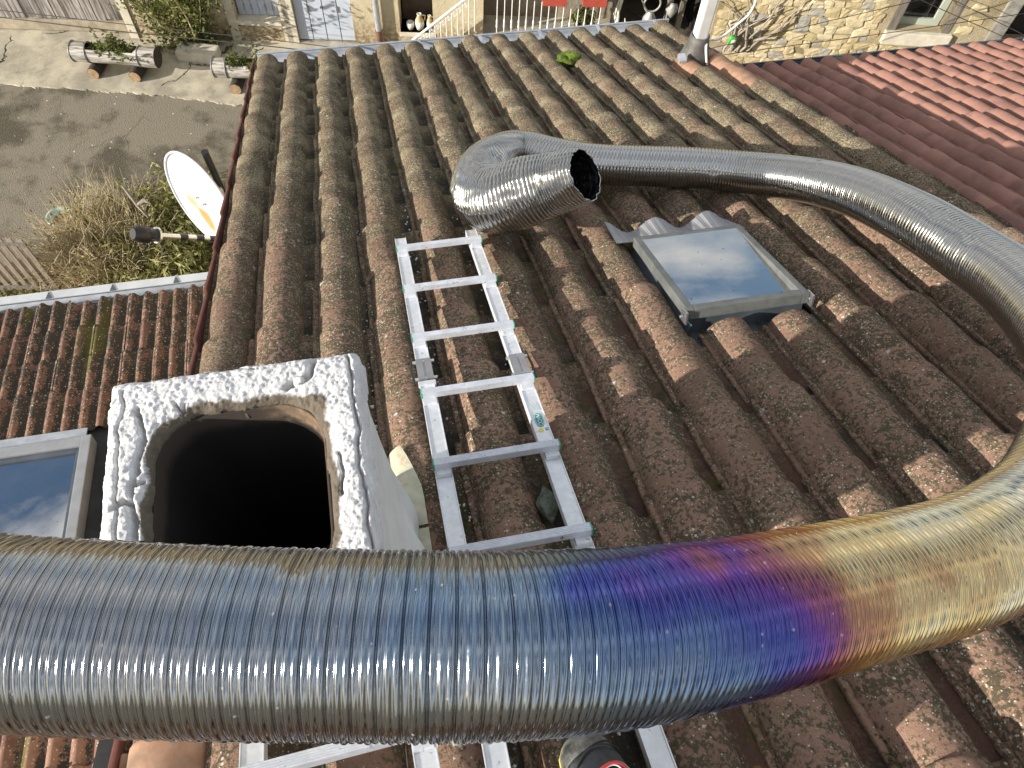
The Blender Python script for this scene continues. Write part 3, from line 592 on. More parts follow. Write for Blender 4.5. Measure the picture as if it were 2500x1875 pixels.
def mat_pipe():
    t = NT('stainless_liner'); P = t.pos(); h = t.n('ShaderNodeAttribute', attribute_name='temper').outputs['Fac']
    bl = t.noise(P, 9, 4, .55); f = t.noise(P, 60, 5, .7); vf = t.noise(P, 240, 4, .7)
    hh = t.math('ADD', h, t.math('MULTIPLY', t.math('SUBTRACT', bl, .5), t.ss(h, .03, .2, .05, .30)))
    c = t.ramp(hh, [(0, (0.444, 0.437, 0.414)), (0.08, (0.459, 0.437, 0.37)), (0.16, (0.72, 0.66, 0.49)), (0.24, (0.70, 0.55, 0.28)), (0.32, (0.429, 0.237, 0.126)), (0.385, (0.266, 0.096, 0.148)), (0.45, (0.148, 0.067, 0.281)), (0.54, (0.074, 0.089, 0.311)), (0.64, (0.111, 0.17, 0.318)), (0.76, (0.2, 0.259, 0.326)), (0.88, (0.326, 0.333, 0.34)), (1, (0.37, 0.359, 0.34))])
    dirt_shade = t.n('ShaderNodeAttribute', attribute_name='grime_shade').outputs['Fac']
    gm = t.ss(t.math('ADD', t.math('MULTIPLY', f, .7), t.math('MULTIPLY', dirt_shade, .55)), .62, .85)
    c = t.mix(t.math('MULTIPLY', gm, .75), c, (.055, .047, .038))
    spk = t.math('MULTIPLY', t.ss(t.vor(P, 95), .22, .12), t.math('GREATER_THAN', t.sep(t.vor(P, 95, 'Color'), 1), .91)); c = t.mix(t.math('MULTIPLY', spk, .45), c, (.55, .52, .46))
    t.bump(f, .015, .003)
    return t.fin(c, t.ss(t.math('ADD', f, t.math('MULTIPLY', dirt_shade, .4)), .35, 1.1, .10, .40), t.math('SUBTRACT', 1.0, t.math('MULTIPLY', t.math('MAXIMUM', gm, spk), .5)))
M['pipe'] = mat_pipe()
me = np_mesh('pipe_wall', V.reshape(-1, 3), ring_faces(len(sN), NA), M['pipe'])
up = np.cos(th)[None, :] * AA[:, 2:3] + np.sin(th)[None, :] * BB[:, 2:3]
heat = np.repeat(C[:, 3:4], NA, 1) + .05 * np.sin(TH * 2 + SS * 3) * (C[:, 3:4] > .1)
for px_, py_, t_, am, rad in ((2405, 1222, 1.18, .24, .045), (2010, 1290, .92, .08, .05), (2140, 1275, .96, .10, .04), (2250, 1400, .93, .07, .04), (1560, 1395, .73, -.13, .05), (1400, 1410, .71, -.16, .03), (1690, 1370, .80, -.12, .04)):
    heat += am * np.exp(-(np.linalg.norm(V - at_t(px_, py_, t_), axis=2) / rad) ** 2)
me.attributes.new('temper', 'FLOAT', 'POINT').data.foreach_set('value', np.clip(heat, 0, 1).astype(np.float32).ravel())
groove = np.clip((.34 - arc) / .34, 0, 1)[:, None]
grime_shade = .74 * groove + .16 * np.clip(vnoise(SS, np.cos(TH) + 2, 6, 40) - .45, 0, 1) + .62 * tail * (.40 + groove) + .12 * np.clip(-up, 0, 1) + .0 * TH  # grime patches, plus crease shade between the ribs painted into the grooves
me.attributes.new('grime_shade', 'FLOAT', 'POINT').data.foreach_set('value', grime_shade.astype(np.float32).ravel())
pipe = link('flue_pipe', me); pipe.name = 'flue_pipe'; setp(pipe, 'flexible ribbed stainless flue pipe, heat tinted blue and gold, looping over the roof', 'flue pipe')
# soot-lined inside of the open end and of the far side
M['soot'] = None
def mat_soot():
    t = NT('tarry_soot'); P = t.pos(); f = t.noise(P, 45, 5, .65, 1.0); t.bump(f, .9, .012); return t.fin((.006, .006, .007), t.ss(f, .35, .65, .12, .4), 0, .6)
M['soot'] = mat_soot(); k0 = len(sN) - int(.30 / DS); idxs = np.arange(k0, len(sN), 6)
Vi = C[idxs, None, :3] + (Rr[idxs] - .007)[:, :, None] * (np.cos(th)[None, :, None] * AA[idxs, None, :] * flat_[idxs][:, :, None] + np.sin(th)[None, :, None] * BB[idxs, None, :])
link('soot_lining', np_mesh('soot_lining', Vi.reshape(-1, 3), ring_faces(len(idxs), NA)[:, ::-1], M['soot']), pipe)
lip = MB(); ring = [V[-1, k] + T[-1] * (.002 + .003 * math.sin(k * 1.3)) for k in range(NA)] ; lip.tube(ring + ring[:1], .0028, 6, False); lip.build('rolled_rim', M['pipe'], pipe)

# ================================================================ GROUND, STREET, PAVEMENT
M['soil'] = plain('dark_soil', (.10, .075, .045), .95, 0, .4, 9, .5, 40)
def mat_asphalt():
    t = NT('worn_asphalt'); P = t.pos(); b = t.noise(P, .55, 5, .6); b2 = t.noise(P, 1.6, 5, .65); f = t.noise(P, 55, 4, .8); g = t.vor(P, 55)
    c = t.mix(t.ss(t.math('ADD', t.math('MULTIPLY', b, .6), t.math('MULTIPLY', b2, .5)), .45, .58), (.058, .049, .034), (.215, .192, .148))
    c = t.mix(t.ss(f, .35, .8, 0, .75), c, (.30, .27, .21)); c = t.mix(t.ss(f, .42, .25, 0, .7), c, (.03, .026, .02))
    w = t.vor(t.mix(.22, P, t.noise(P, 2.5, 4, .6, 0, True)), .75, feature='DISTANCE_TO_EDGE'); cr = t.math('MULTIPLY', t.ss(w, .010, .003), t.ss(t.noise(P, .8, 2), .54, .62)); c = t.mix(t.math('MULTIPLY', cr, .35), c, (.025, .022, .018))
    sp = t.math('MULTIPLY', t.ss(t.vor(P, 7), .12, .08), t.math('GREATER_THAN', t.sep(t.vor(P, 7, 'Color'), 0), .75)); c = t.mix(sp, c, (.6, .58, .52))
    t.bump(t.math('ADD', f, t.math('MULTIPLY', g, .6)), .8, .012); return t.fin(c, .95, spec=.2)
M['asphalt'] = mat_asphalt()
m = MB(); m.add([(-160, -160, GZ), (160, -160, GZ), (160, 160, GZ), (-160, 160, GZ)], [(0, 1, 2, 3)]); setp(m.build('street', M['asphalt']), kind='structure')
def mat_conc():
    t = NT('weathered_concrete'); P = t.pos(); b = t.noise(P, 1.4, 6, .65); f = t.noise(P, 28, 6, .75)
    c = t.mix(t.ss(b, .36, .62), (.33, .30, .235), (.55, .50, .385)); c = t.mix(t.ss(t.noise(P, 4, 5, .7), .52, .72, 0, .6), c, (.22, .205, .165)); c = t.mix(t.ss(f, .5, .8, 0, .5), c, (.25, .23, .18))
    w = t.vor(t.mix(.35, P, t.noise(P, 2.0, 5, .6, 0, True)), .62, feature='DISTANCE_TO_EDGE'); cr = t.math('MULTIPLY', t.ss(w, .008, .002), t.ss(t.noise(P, .9, 2), .50, .56)); c = t.mix(cr, c, (.045, .038, .028))
    t.bump(t.math('SUBTRACT', f, t.math('MULTIPLY', cr, 2.0)), .5, .01); return t.fin(c, .92, spec=.2)
M['concrete'] = mat_conc()
FA = np.array([-4.05, 13.85, 0]); FY = math.radians(-10.5); FE = np.array([math.cos(FY), math.sin(FY), 0]); FN = np.array([FE[1], -FE[0], 0])   # opposite facade
UP = np.array([0, 0, 1.0])
def fac(px, py): q = at_plane(px, py, FA, FN); return (q - FA) @ FE, q[2]
def fp(s, z, d=0.0): return FA + FE * s + UP * z + FN * d
PZ = GZ + .025
edge = [at_z(px, py, PZ)[:2] for px, py in ((-500, 185), (-200, 196), (0, 205), (70, 211), (120, 209), (210, 219), (250, 223), (300, 227), (345, 226), (395, 230), (420, 236), (470, 243), (520, 250), (575, 253), (640, 255))]
fine_e = []
for i in range(len(edge) - 1):
    for k in range(12):
        a_ = edge[i] + (edge[i + 1] - edge[i]) * k / 12; fine_e.append(a_ + np.array([.2, 1]) * (.03 * math.sin(len(fine_e) * .17) * math.sin(len(fine_e) * .061 + 2) + .012 * math.sin(len(fine_e) * .71 + 1)) + RNG.randn(2) * .006)
fine_e += [edge[-1] + (edge[-1] - edge[-2]) * 30]
poly = [(p[0], p[1], GZ - .1) for p in fine_e] + [tuple(fp(25, GZ - .1, -.3)), tuple(fp(-12, GZ - .1, -.3))]
m = MB(); m.prism(poly, (0, 0, .1 + .025)); pv = m.build('pavement', M['concrete'], None); setp(pv, kind='structure')

# ================================================================ OPPOSITE HOUSE
def mat_facade(name, a, b, rough_amt=.6):
    t = NT(name); P = t.pos(); bg_ = t.noise(P, 1.3, 5, .6); f = t.noise(P, 14, 6, .7); ff = t.noise(P, 60, 5, .75)
    c = t.mix(t.ss(bg_, .35, .65), a, b); c = t.mix(t.ss(f, .55, .75, 0, .55), c, [x * .55 for x in a])
    zz = t.sep(P, 2); c = t.mix(t.math('MULTIPLY', t.ss(zz, GZ + .75, GZ + .15), t.ss(f, .35, .6)), c, (.26, .19, .11))
    t.bump(t.math('ADD', f, ff), rough_amt, .03); return t.fin(c, .95, spec=.15)
M['fac'] = mat_facade('ochre_render', (.50, .43, .29), (.62, .54, .38)); M['fac_smooth'] = mat_facade('smooth_ochre_render', (.56, .50, .36), (.64, .57, .42), .2)
M['quoin'] = plain('pale_dressed_stone', (.58, .53, .42), .9, 0, .12, 6, .3, 40)
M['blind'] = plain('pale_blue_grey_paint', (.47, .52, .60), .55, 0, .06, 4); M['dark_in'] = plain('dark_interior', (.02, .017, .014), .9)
opp = empty('opposite_house', fp(0, GZ), 'ochre rendered house across the street with a barn door, grey shutters and grey folding door', 'house')
def fbox(m, s0, s1, z0, z1, d0, d1): return m.box(fp((s0 + s1) / 2, (z0 + z1) / 2, (d0 + d1) / 2), FE * (s1 - s0) / 2, FN * (d1 - d0) / 2, UP * (z1 - z0) / 2)
BAR0, BAR1 = -3.2, fac(285, 0)[0] - .02; sW0, zW0 = fac(578, 50); sW1 = fac(687, 50)[0]; sD0 = fac(716, 30)[0]; sD1 = fac(858, 30)[0]
sP = fac(922, 40)[0]; sN0, zN = fac(978, 78); sN1 = fac(1058, 60)[0]; SEND = fac(1180, 30)[0]; TOPZ = -1.1
zBarn = PZ + .0; zWin = zW0
wall = MB()
for (s0, s1, z0, z1) in ((-12, BAR0, GZ, TOPZ), (BAR0, BAR1, GZ + 2.6, TOPZ), (BAR1, sW0, GZ, TOPZ), (sW0, sW1, GZ, zWin), (sW0, sW1, zWin + 1.25, TOPZ), (sW1, sD0, GZ, TOPZ), (sD0, sD1, GZ + 2.3, TOPZ), (sD1, sN0, GZ, TOPZ), (sN0, sN1, GZ, zN), (sN0, sN1, zN + 1.9, TOPZ), (sN1, SEND, GZ, TOPZ)): fbox(wall, s0, s1, z0, z1, -.45, 0)
wall.build('wall', M['fac'], opp)
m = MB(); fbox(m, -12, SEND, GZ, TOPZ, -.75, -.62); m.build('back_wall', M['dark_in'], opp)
rf = MB(); rf.prism([fp(-12.3, TOPZ, .35), fp(SEND + .2, TOPZ, .35), fp(SEND + .2, TOPZ + 1.6, -4.5), fp(-12.3, TOPZ + 1.6, -4.5)], (0, 0, .15)); rf.build('roof', M['tile_r'], opp)
# barn door of upright weathered planks
def mat_plank():
    t = NT('silvered_planks'); O = t.obj(); r = t.rnd(); off = t.n('ShaderNodeCombineXYZ'); t.L(t.math('MULTIPLY', r, 40.0), off.inputs[0]); t.L(t.math('MULTIPLY', r, 17.0), off.inputs[2])
    v = t.n('ShaderNodeVectorMath'); v.operation = 'ADD'; t.L(O, v.inputs[0]); t.L(off.outputs[0], v.inputs[1]); v = v.outputs[0]
    g = t.noise(t.mapv(v, (14, 14, 1.0)), 1.6, 6, .65, .4); s = t.noise(t.mapv(v, (5, 5, .7)), 1.0, 3)
    c = t.mix(t.ss(g, .32, .68), (.10, .085, .07), (.44, .41, .38)); c = t.mix(t.ss(t.math('ADD', s, t.math('MULTIPLY', r, .25)), .54, .74, 0, .85), c, (.055, .045, .038)); t.bump(g, .5, .008); return t.fin(c, .85, spec=.2)
M['plank'] = mat_plank()
bd = MB(); fbox(bd, BAR0 + .01, BAR1 - .01, zBarn + .03, GZ + 2.6, -.20, -.155); bd_o = bd.build('barn_door', M['plank'], opp)
npl = 17; ws = (BAR1 - BAR0 - .03) / npl
for k in range(npl):
    m = MB(); s0 = BAR0 + .015 + k * ws; d = -.145 + random.uniform(-.008, .012); fbox(m, s0 + .006, s0 + ws - .006, zBarn + .24 + random.uniform(-.02, .02), GZ + 2.58, -.155, d); c = fp(s0 + ws / 2, GZ + 1.2, d)
    me = m.mesh('plank', M['plank'], .003); me.transform(Matrix.Translation(-Vector(c))); link('plank', me, bd_o, None, Matrix.Translation(Vector(c)))
m = MB(); fbox(m, BAR0 + .02, BAR1 - .02, zBarn + .02, zBarn + .23, -.155, -.118); m.build('bottom_rail', plain('worn_bottom_rail', (.33, .28, .20), .85, 0, .25, 5, .3, 30), bd_o, .004)
m = MB(); fbox(m, BAR1, BAR1 + .15, PZ, GZ + 2.7, 0.002, .03); m.build('door_jamb', M['quoin'], opp, .006)
# shuttered window
so_ = MB(); fbox(so_, sW0 + .002, sW1 - .002, zWin - .06, zWin + .012, -.3, .05); so_.build('window_sill', M['quoin'], opp, .01)
sh = empty('shutter', fp((sW0 + sW1) / 2, zWin, -.2), parent=None); WM[sh.name] = Matrix.Translation(Vector(fp((sW0 + sW1) / 2, zWin, -.2))); par(sh, opp, WM[sh.name])
for k in range(6):
    w_ = (sW1 - sW0 - .04) / 6; m = MB(); fbox(m, sW0 + .02 + k * w_ + .004, sW0 + .02 + (k + 1) * w_ - .004, zWin + .02, zWin + 1.25, -.20, -.165); m.build('shutter_board', M['blind'], sh, .004)
for k in (1, 2, 4, 5):
    w_ = (sW1 - sW0 - .04) / 6; m = MB(); s = sW0 + .02 + k * w_; fbox(m, s - .012, s + .012, zWin + .12, zWin + .22, -.165, -.150); m.build('hinge', M['steel'], sh)
for s0, s1 in ((sW0 - .16, sW0), (sW1, sW1 + .16), (sD0 - .20, sD0), ):
    m = MB(); fbox(m, s0, s1, PZ, GZ + 2.4, .002, .022); m.build('stone_surround', M['quoin'], opp, .006)
# folding grey door
fd = empty('folding_door', fp((sD0 + sD1) / 2, PZ, -.1)); WM[fd.name] = Matrix.Translation(Vector(fp((sD0 + sD1) / 2, PZ, -.1))); par(fd, opp, WM[fd.name])
for k in range(4):
    w_ = (sD1 - sD0) / 4; m = MB(); fbox(m, sD0 + k * w_ + .007, sD0 + (k + 1) * w_ - .007, PZ + .03, GZ + 2.3, -.10, -.06); m.build('door_leaf', M['blind'], fd, .006)
for k in (0.02, 1, 3, 3.98):
    w_ = (sD1 - sD0) / 4; m = MB(); s = sD0 + k * w_; fbox(m, s - .016, s + .016, GZ + .62, GZ + .74, -.06, -.04); m.build('hinge', M['steel'], fd)
m = MB(); s = sD0 + 1.93 * (sD1 - sD0) / 4; m.tube([fp(s, GZ + .72, -.06), fp(s, GZ + .72, -.02)], .022, 10); m.build('door_knob', M['steel'], fd)
# drainpipe
m = MB(); m.tube([fp(sP, PZ + .35, .09), fp(sP, TOPZ - .2, .09)], .052, 14); dp = m.build('drainpipe', M['zinc'], opp)
m = MB(); m.tube([fp(sP, PZ, .09), fp(sP, PZ + .36, .09)], .062, 14); m.build('drainpipe_foot', plain('rusty_cast_foot', (.17, .09, .06), .8), dp)
# stone jugs in the doorway niche
def lathe(m, c, prof, n=16, sx=1):
    vs = [(c[0] + r * math.cos(2 * math.pi * k / n) * sx, c[1] + r * math.sin(2 * math.pi * k / n), c[2] + z) for r, z in prof for k in range(n)]
    m.add(vs, [(i * n + k, i * n + (k + 1) % n, (i + 1) * n + (k + 1) % n, (i + 1) * n + k) for i in range(len(prof) - 1) for k in range(n)], True); return m
m = MB(); fbox(m, sN0 - .02, sN1 + .02, zN - .08, zN, -.45, .02); m.build('doorstep', M['quoin'], opp, .01)
m = MB(); fbox(m, sN0 + .03, sN1 - .03, zN, zN + 1.9, -.44, -.40); m.build('old_door', plain('dark_brown_door', (.06, .045, .032), .7, 0, .35, 6), opp)
M['glaze'] = plain('pale_stoneware', (.66, .63, .56), .5, 0, .12, 14); M['glaze_tan'] = plain('tan_stoneware', (.45, .33, .19), .5, 0, .2, 14)
for px, py, hh, rr, lab in ((1001, 66, .13, .07, 'low white stoneware bowl in the doorway niche, left of two jugs'), (1024, 68, .30, .085, 'large stoneware jug with a tan neck in the doorway niche'), (1048, 58, .27, .062, 'slim stoneware jug at the right edge of the doorway niche')):
    s, _ = fac(px, py); c = fp(s, zN, -.12); j = empty('stone_jug' if hh > .2 else 'stone_bowl', c, lab, 'jug' if hh > .2 else 'bowl', 'stoneware in the doorway niche'); m = MB()
    lathe(m, c, [(.001, 0), (rr * .75, 0), (rr, hh * .3), (rr * .95, hh * .55), (rr * .5, hh * .8), (rr * .42, hh * .93), (rr * .55, hh), (rr * .4, hh), (rr * .3, hh * .8)]) if hh > .2 else lathe(m, c, [(.001, 0), (rr * .8, 0), (rr * 1.1, hh * .6), (rr, hh), (rr * .85, hh), (rr * .6, hh * .3), (.001, hh * .3)])
    m.build('body', M['glaze'], j)
    if hh > .2:
        m = MB(); lathe(m, c, [(rr * .97, hh * .56), (rr * .53, hh * .8), (rr * .46, hh * .92)]); m.build('neck', M['glaze_tan'], j)
        m = MB(); m.tube([c + np.array([rr * .5, 0, hh * .9]), c + np.array([rr * 1.25, 0, hh * .85]), c + np.array([rr * 1.1, 0, hh * .55])], .012, 6); m.build('handle', M['glaze'], j)

# terrace with a balustrade, flower boxes and the dark porch behind it
M['white_iron'] = plain('white_painted_iron', (.74, .73, .69), .5, 0, .08, 20); M['old_wall'] = mat_facade('grey_stained_wall', (.27, .24, .20), (.40, .36, .29))
ter = empty('terrace', fp(SEND + 1.5, GZ), 'raised terrace wall with stained grey render behind the white balustrade', 'terrace')
sT0, sT1 = SEND + .002, fac(1515, 20)[0]; sQ1 = fac(1745, 20)[0]
m = MB(); fbox(m, sT0, sT1, GZ, GZ + 3.2, -.95, -.65); m.build('wall', M['old_wall'], ter)
m = MB(); fbox(m, sT0, sT1, GZ - .1, GZ + .28, -.648, .40); m.build('floor', M['concrete'], ter)
# side strip of bright wall at the end of the ochre house
por = empty('porch', fp((sT1 + sQ1) / 2, GZ), 'deep dark timber porch beside the terrace', 'porch')
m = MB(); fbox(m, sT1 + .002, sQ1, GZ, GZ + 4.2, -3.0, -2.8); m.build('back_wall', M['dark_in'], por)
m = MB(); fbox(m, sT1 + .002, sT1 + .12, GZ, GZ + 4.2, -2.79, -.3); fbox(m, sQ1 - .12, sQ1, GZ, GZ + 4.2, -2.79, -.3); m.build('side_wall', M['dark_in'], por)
m = MB(); fbox(m, sT1, sQ1, GZ + 4.21, GZ + 4.4, -3.0, .6); m.build('roof', M['tile_r'], por)
M['oldwood'] = mat_wood('grey_old_timber', (.10, .085, .07), (.24, .21, .17), 3, (12, 12, 1))
for px in (1507, 1640, 1672): s = fac(px, 20)[0]; m = MB(); fbox(m, s - .05, s + .05, GZ, GZ + 4.2, -.25, -.15); m.build('post', M['oldwood'], por, .005)
# balustrade: the level run and the sloping stair run
def prail(p0, p1): return np.array(p0), np.array(p1)
bal = empty('balustrade', fp(sT0 + 1, GZ + .28, .25), 'white iron terrace balustrade with knuckled bars', 'railing')
zB = GZ + .28
for k in range(15):
    px = 1213 + k * 17.7; q = at_plane(px, 62, FA + FN * .25, FN); s = (q - FA) @ FE
    m = MB(); m.tube([fp(s, zB, .25), fp(s, zB + 1.1, .25)], .010, 6); zk = zB + .42; m.tube([fp(s, zk - .09, .25), fp(s, zk - .05, .25), fp(s, zk, .25), fp(s, zk + .05, .25), fp(s, zk + .09, .25)], [.012, .021, .015, .021, .012], 8); m.build('baluster', M['white_iron'], bal)
s0 = (at_plane(1205, 60, FA + FN * .25, FN) - FA) @ FE; s1 = (at_plane(1478, 60, FA + FN * .25, FN) - FA) @ FE
m = MB(); m.tube([fp(s0, zB + 1.1, .25), fp(s1, zB + 1.1, .25)], .022, 8); m.build('top_rail', M['white_iron'], bal)
m = MB(); m.tube([fp(s0, zB + .05, .25), fp(s1, zB + .05, .25)], .014, 8); m.build('bottom_rail', M['white_iron'], bal)
srl = empty('stair_railing', fp(sN1, zN, .35), 'sloping white stair handrail with scrolled ironwork in front of the doorway', 'railing')
pa = at_plane(1015, 92, FA + FN * .35, FN); pb = at_plane(1138, -4, FA + FN * .35, FN); pd = (pb - pa)
m = MB(); m.tube([pa - pd * .35, pb + pd * .25], .024, 8); m.build('handrail', M['white_iron'], srl)
for k in range(11):
    q = pa + pd * (.06 + k * .11); m = MB(); m.tube([q, q - UP * (.75)], .009, 6); m.build('baluster', M['white_iron'], srl)
for k in range(9):
    q = pa + pd * (.10 + k * .11) - UP * .12; m = MB(); m.tube([q + FE * (.055 - .0016 * j) * math.cos(j * .45) + UP * (.055 - .0016 * j) * math.sin(j * .45) for j in range(30)], .006, 5); m.build('scroll', M['white_iron'], srl)
M['redbox'] = plain('red_plastic', (.40, .07, .045), .5, 0, .12, 8); M['terra'] = plain('flower_pot_clay', (.42, .16, .08), .8, 0, .2, 8)
LEAFM = {}
def mat_leaf(name, a, b, tr=.25):
    t = NT(name); r = t.noise(t.pos(), 9, 3, .6); q = t.noise(t.pos(), 55, 2); c = t.mix(t.ss(t.math('ADD', t.math('MULTIPLY', r, .6), t.math('MULTIPLY', q, .6)), .42, .8), a, b); t.fin(c, .6, spec=.25)
    tl = t.n('ShaderNodeBsdfTranslucent'); t.L(c, tl.inputs['Color']); mx = t.n('ShaderNodeMixShader'); mx.inputs[0].default_value = tr; t.L(t.b.outputs[0], mx.inputs[1]); t.L(tl.outputs[0], mx.inputs[2]); t.L(mx.outputs[0], t.out.inputs['Surface']); return t.m
M['leaf'] = mat_leaf('green_leaf', (.055, .075, .018), (.20, .22, .06)); M['leaf_y'] = mat_leaf('yellow_green_leaf', (.13, .12, .035), (.42, .36, .14)); M['leaf_dry'] = mat_leaf('dry_leaf', (.16, .11, .05), (.36, .27, .13)); M['grassm'] = mat_leaf('grass_blade', (.16, .17, .045), (.46, .43, .17))
M['twig'] = plain('dry_twig', (.52, .43, .27), .9, 0, .35, 6); M['bark'] = plain('grey_bark', (.30, .26, .21), .9, 0, .3, 12, .4, 50)
def leaves(pts, size, rs, aspect=1.7, up=.3):
    n = len(pts); d = rs.randn(n, 3); d[:, 2] += up; d /= np.linalg.norm(d, axis=1)[:, None]; e = rs.randn(n, 3); e = np.cross(d, e); e /= np.linalg.norm(e, axis=1)[:, None]; f = np.cross(d, e)
    s = size * (.6 + .8 * rs.rand(n))[:, None]; P_ = np.asarray(pts)
    V = np.stack([P_ - e * s * aspect * .5, P_ + f * s * .32 + d * s * .08, P_ + e * s * aspect * .5, P_ - f * s * .32 + d * s * .08], 1).reshape(-1, 3)
    return V, np.arange(4 * n).reshape(-1, 4)
def leaf_obj(name, pts, size, mat, parent, seed, **kw): V, F = leaves(pts, size, np.random.RandomState(seed), **kw); return link(name, np_mesh(name, V, F, mat, False), parent)
def twigs(m, base, n, length, rs, spread, r=.008, lean=(0, 0, 1)):
    tips = []
    for k in range(n):
        d = np.array(lean) + rs.randn(3) * spread; d[2] = abs(d[2]) * .8 + .12; d /= np.linalg.norm(d); L = length * (.45 + .7 * rs.rand()); p = np.array(base(rs)); pts = [p]
        for j in range(4): d = d + rs.randn(3) * .16; d /= np.linalg.norm(d); p = p + d * L / 4; pts.append(p)
        m.tube(pts, [r, r * .8, r * .6, r * .45, r * .25], 4, False); tips.append(np.array(pts))
        for _ in range(2):
            i = rs.randint(1, 4); dd = d + rs.randn(3) * .6; dd /= np.linalg.norm(dd); q = pts[i]; m.tube([q, q + dd * L * .2, q + dd * L * .36 + rs.randn(3) * .03], [r * .5, r * .4, r * .2], 3, False); tips.append(np.array([q, q + dd * L * .2, q + dd * L * .36]))
    return tips
for px, py, w_, mt, nm, lab in ((1355, 0, .42, 'redbox', 'flower_box', 'red flower box with pale flowers hung on the balustrade'), (1452, 2, .42, 'redbox', 'flower_box', 'reddish wooden crate on the balustrade corner beside the dark porch'), (1275, -18, .4, 'redbox', 'flower_box', 'red flower box hung high at the left of the balustrade, mostly cut off')):
    q = at_plane(px, py, FA + FN * .40, FN); s = (q - FA) @ FE; z = q[2]; b = empty(nm, fp(s, z - .06, .40), lab, 'flower box', 'flower boxes on the balustrade'); m = MB(); hw = w_ / 2
    fbox(m, s - hw, s + hw, z - .08, z - .065, .28, .46); fbox(m, s - hw, s + hw, z - .065, z + .08, .28, .295); fbox(m, s - hw, s + hw, z - .065, z + .08, .445, .46); fbox(m, s - hw, s - hw + .015, z - .065, z + .08, .295, .445); fbox(m, s + hw - .015, s + hw, z - .065, z + .08, .295, .445); m.build('box', M[mt], b)
    m = MB(); fbox(m, s - hw + .016, s + hw - .016, z - .064, z + .05, .296, .444); m.build('soil', M['soil'], b)
    rs_ = np.random.RandomState(int(px)); pts = np.array([fp(s + rs_.uniform(-hw, hw), z + .06 + rs_.rand() * .10, .37 + rs_.uniform(-.08, .1)) for _ in range(60)]); leaf_obj('flowers', pts, .035, M['glaze'] if px == 1355 else M['leaf'], b, int(px))
q = at_plane(1425, 42, FA + FN * .0, FN); s = (q - FA) @ FE; pot = empty('plant_pot', fp(s, zB, 0), 'terracotta pot with a bushy green plant behind the balustrade', 'plant pot'); c = fp(s, zB, 0); m = MB(); lathe(m, c, [(.001, 0), (.11, 0), (.15, .24), (.165, .24), (.165, .28), (.14, .28), (.13, .2), (.001, .2)]); m.build('pot', M['terra'], pot)
rs_ = np.random.RandomState(4); pts = c + np.array([0, 0, .42]) + rs_.randn(220, 3) * np.array([.12, .10, .10]); leaf_obj('foliage', pts, .07, M['leaf'], pot, 4)
# driftwood and metal ornaments standing at the porch
M['grey_orn'] = plain('grey_weathered_metal', (.36, .35, .33), .6, .3, .25, 15)
for px, py, kind, lab in ((1590, 22, 'ring', 'grey scrolled ring ornament standing in front of the dark porch'), (1632, 20, 'post', 'pale carved stump ornament at the right of the porch'), (1521, 20, 'drift', 'pale driftwood pieces leaning at the left of the porch')):
    q = at_plane(px, py, FA + FN * .1, FN); o = empty('ornament', q, lab, 'ornament', 'ornaments at the porch')
    m = MB()
    if kind == 'ring':
        m.tube([q + FE * .15 * math.cos(a_) + UP * (.10 + .15 * math.sin(a_)) for a_ in np.linspace(0, 6.28, 22)], .018, 6, False); m.build('ring', M['grey_orn'], o); m = MB(); lathe(m, q - UP * .42, [(.03, 0), (.13, .08), (.12, .25), (.05, .38)], 12); m.build('base', M['grey_orn'], o)
        m = MB(); m.tube([q - UP * .12, q - FE * .12 + UP * .02, q - FE * .20 + UP * .16], [.03, .022, .01], 6); m.build('horn', M['grey_orn'], o)
    elif kind == 'post':
        m.tube([q - UP * .7, q - UP * .1], .015, 6); m.build('stake', M['grey_orn'], o); rock('head', q + FE * .08 - UP * .02, .11, M['grey_orn'], o, 8, (1, .7, 1.2))
    else:
        rs_ = np.random.RandomState(2)
        for k in range(4): a_ = q + rs_.randn(3) * np.array([.07, .03, .1]); m = MB(); m.tube([a_ - UP * .3, a_ + rs_.randn(3) * .06, a_ + UP * .2 + rs_.randn(3) * .1], [.022, .03, .008], 6); m.build('branch', M['glaze'], o)

# ================================================================ STONE HOUSE ON THE RIGHT
SP0 = at_t(1850, 120, 11.4); SY = math.radians(-14); SE = np.array([math.cos(SY), math.sin(SY), 0]); SN = np.array([SE[1], -SE[0], 0])
def sfac(px, py): q = at_plane(px, py, SP0, SN); return (q - SP0) @ SE, q[2]
def sp_(s, z, d=0.0): return np.array([SP0[0], SP0[1], 0]) + SE * s + UP * z + SN * d
def sbox(m, s0, s1, z0, z1, d0, d1): return m.box(sp_((s0 + s1) / 2, (z0 + z1) / 2, (d0 + d1) / 2), SE * (s1 - s0) / 2, SN * (d1 - d0) / 2, UP * (z1 - z0) / 2)
sth = empty('stone_house', sp_(2, GZ), 'house of yellow rubble stone with a sage green window, behind the red tiled roof', 'house')
sA = sfac(1740, 60)[0]; wl0, zs = sfac(2185, 72); wr0, _ = sfac(2310, 60); zs = sfac(2230, 76)[1]; dk0 = sfac(2478, 40)[0]
wall = MB()
for (s0, s1, z0, z1) in ((sA, wl0, GZ, -2.2), (wl0, wr0, GZ, zs), (wl0, wr0, zs + 1.5, -2.2), (wr0, dk0, GZ, -2.2), (dk0, dk0 + 1.2, GZ, zs - .25), (dk0, dk0 + 1.2, zs + 1.4, -2.2), (dk0 + 1.2, dk0 + 4, GZ, -2.2)): sbox(wall, s0, s1, z0, z1, -.5, 0)
M['mortar_y'] = mat_facade('ochre_lime_mortar', (.33, .27, .16), (.50, .42, .27), 1.0); wall_o = wall.build('wall', M['mortar_y'], sth)
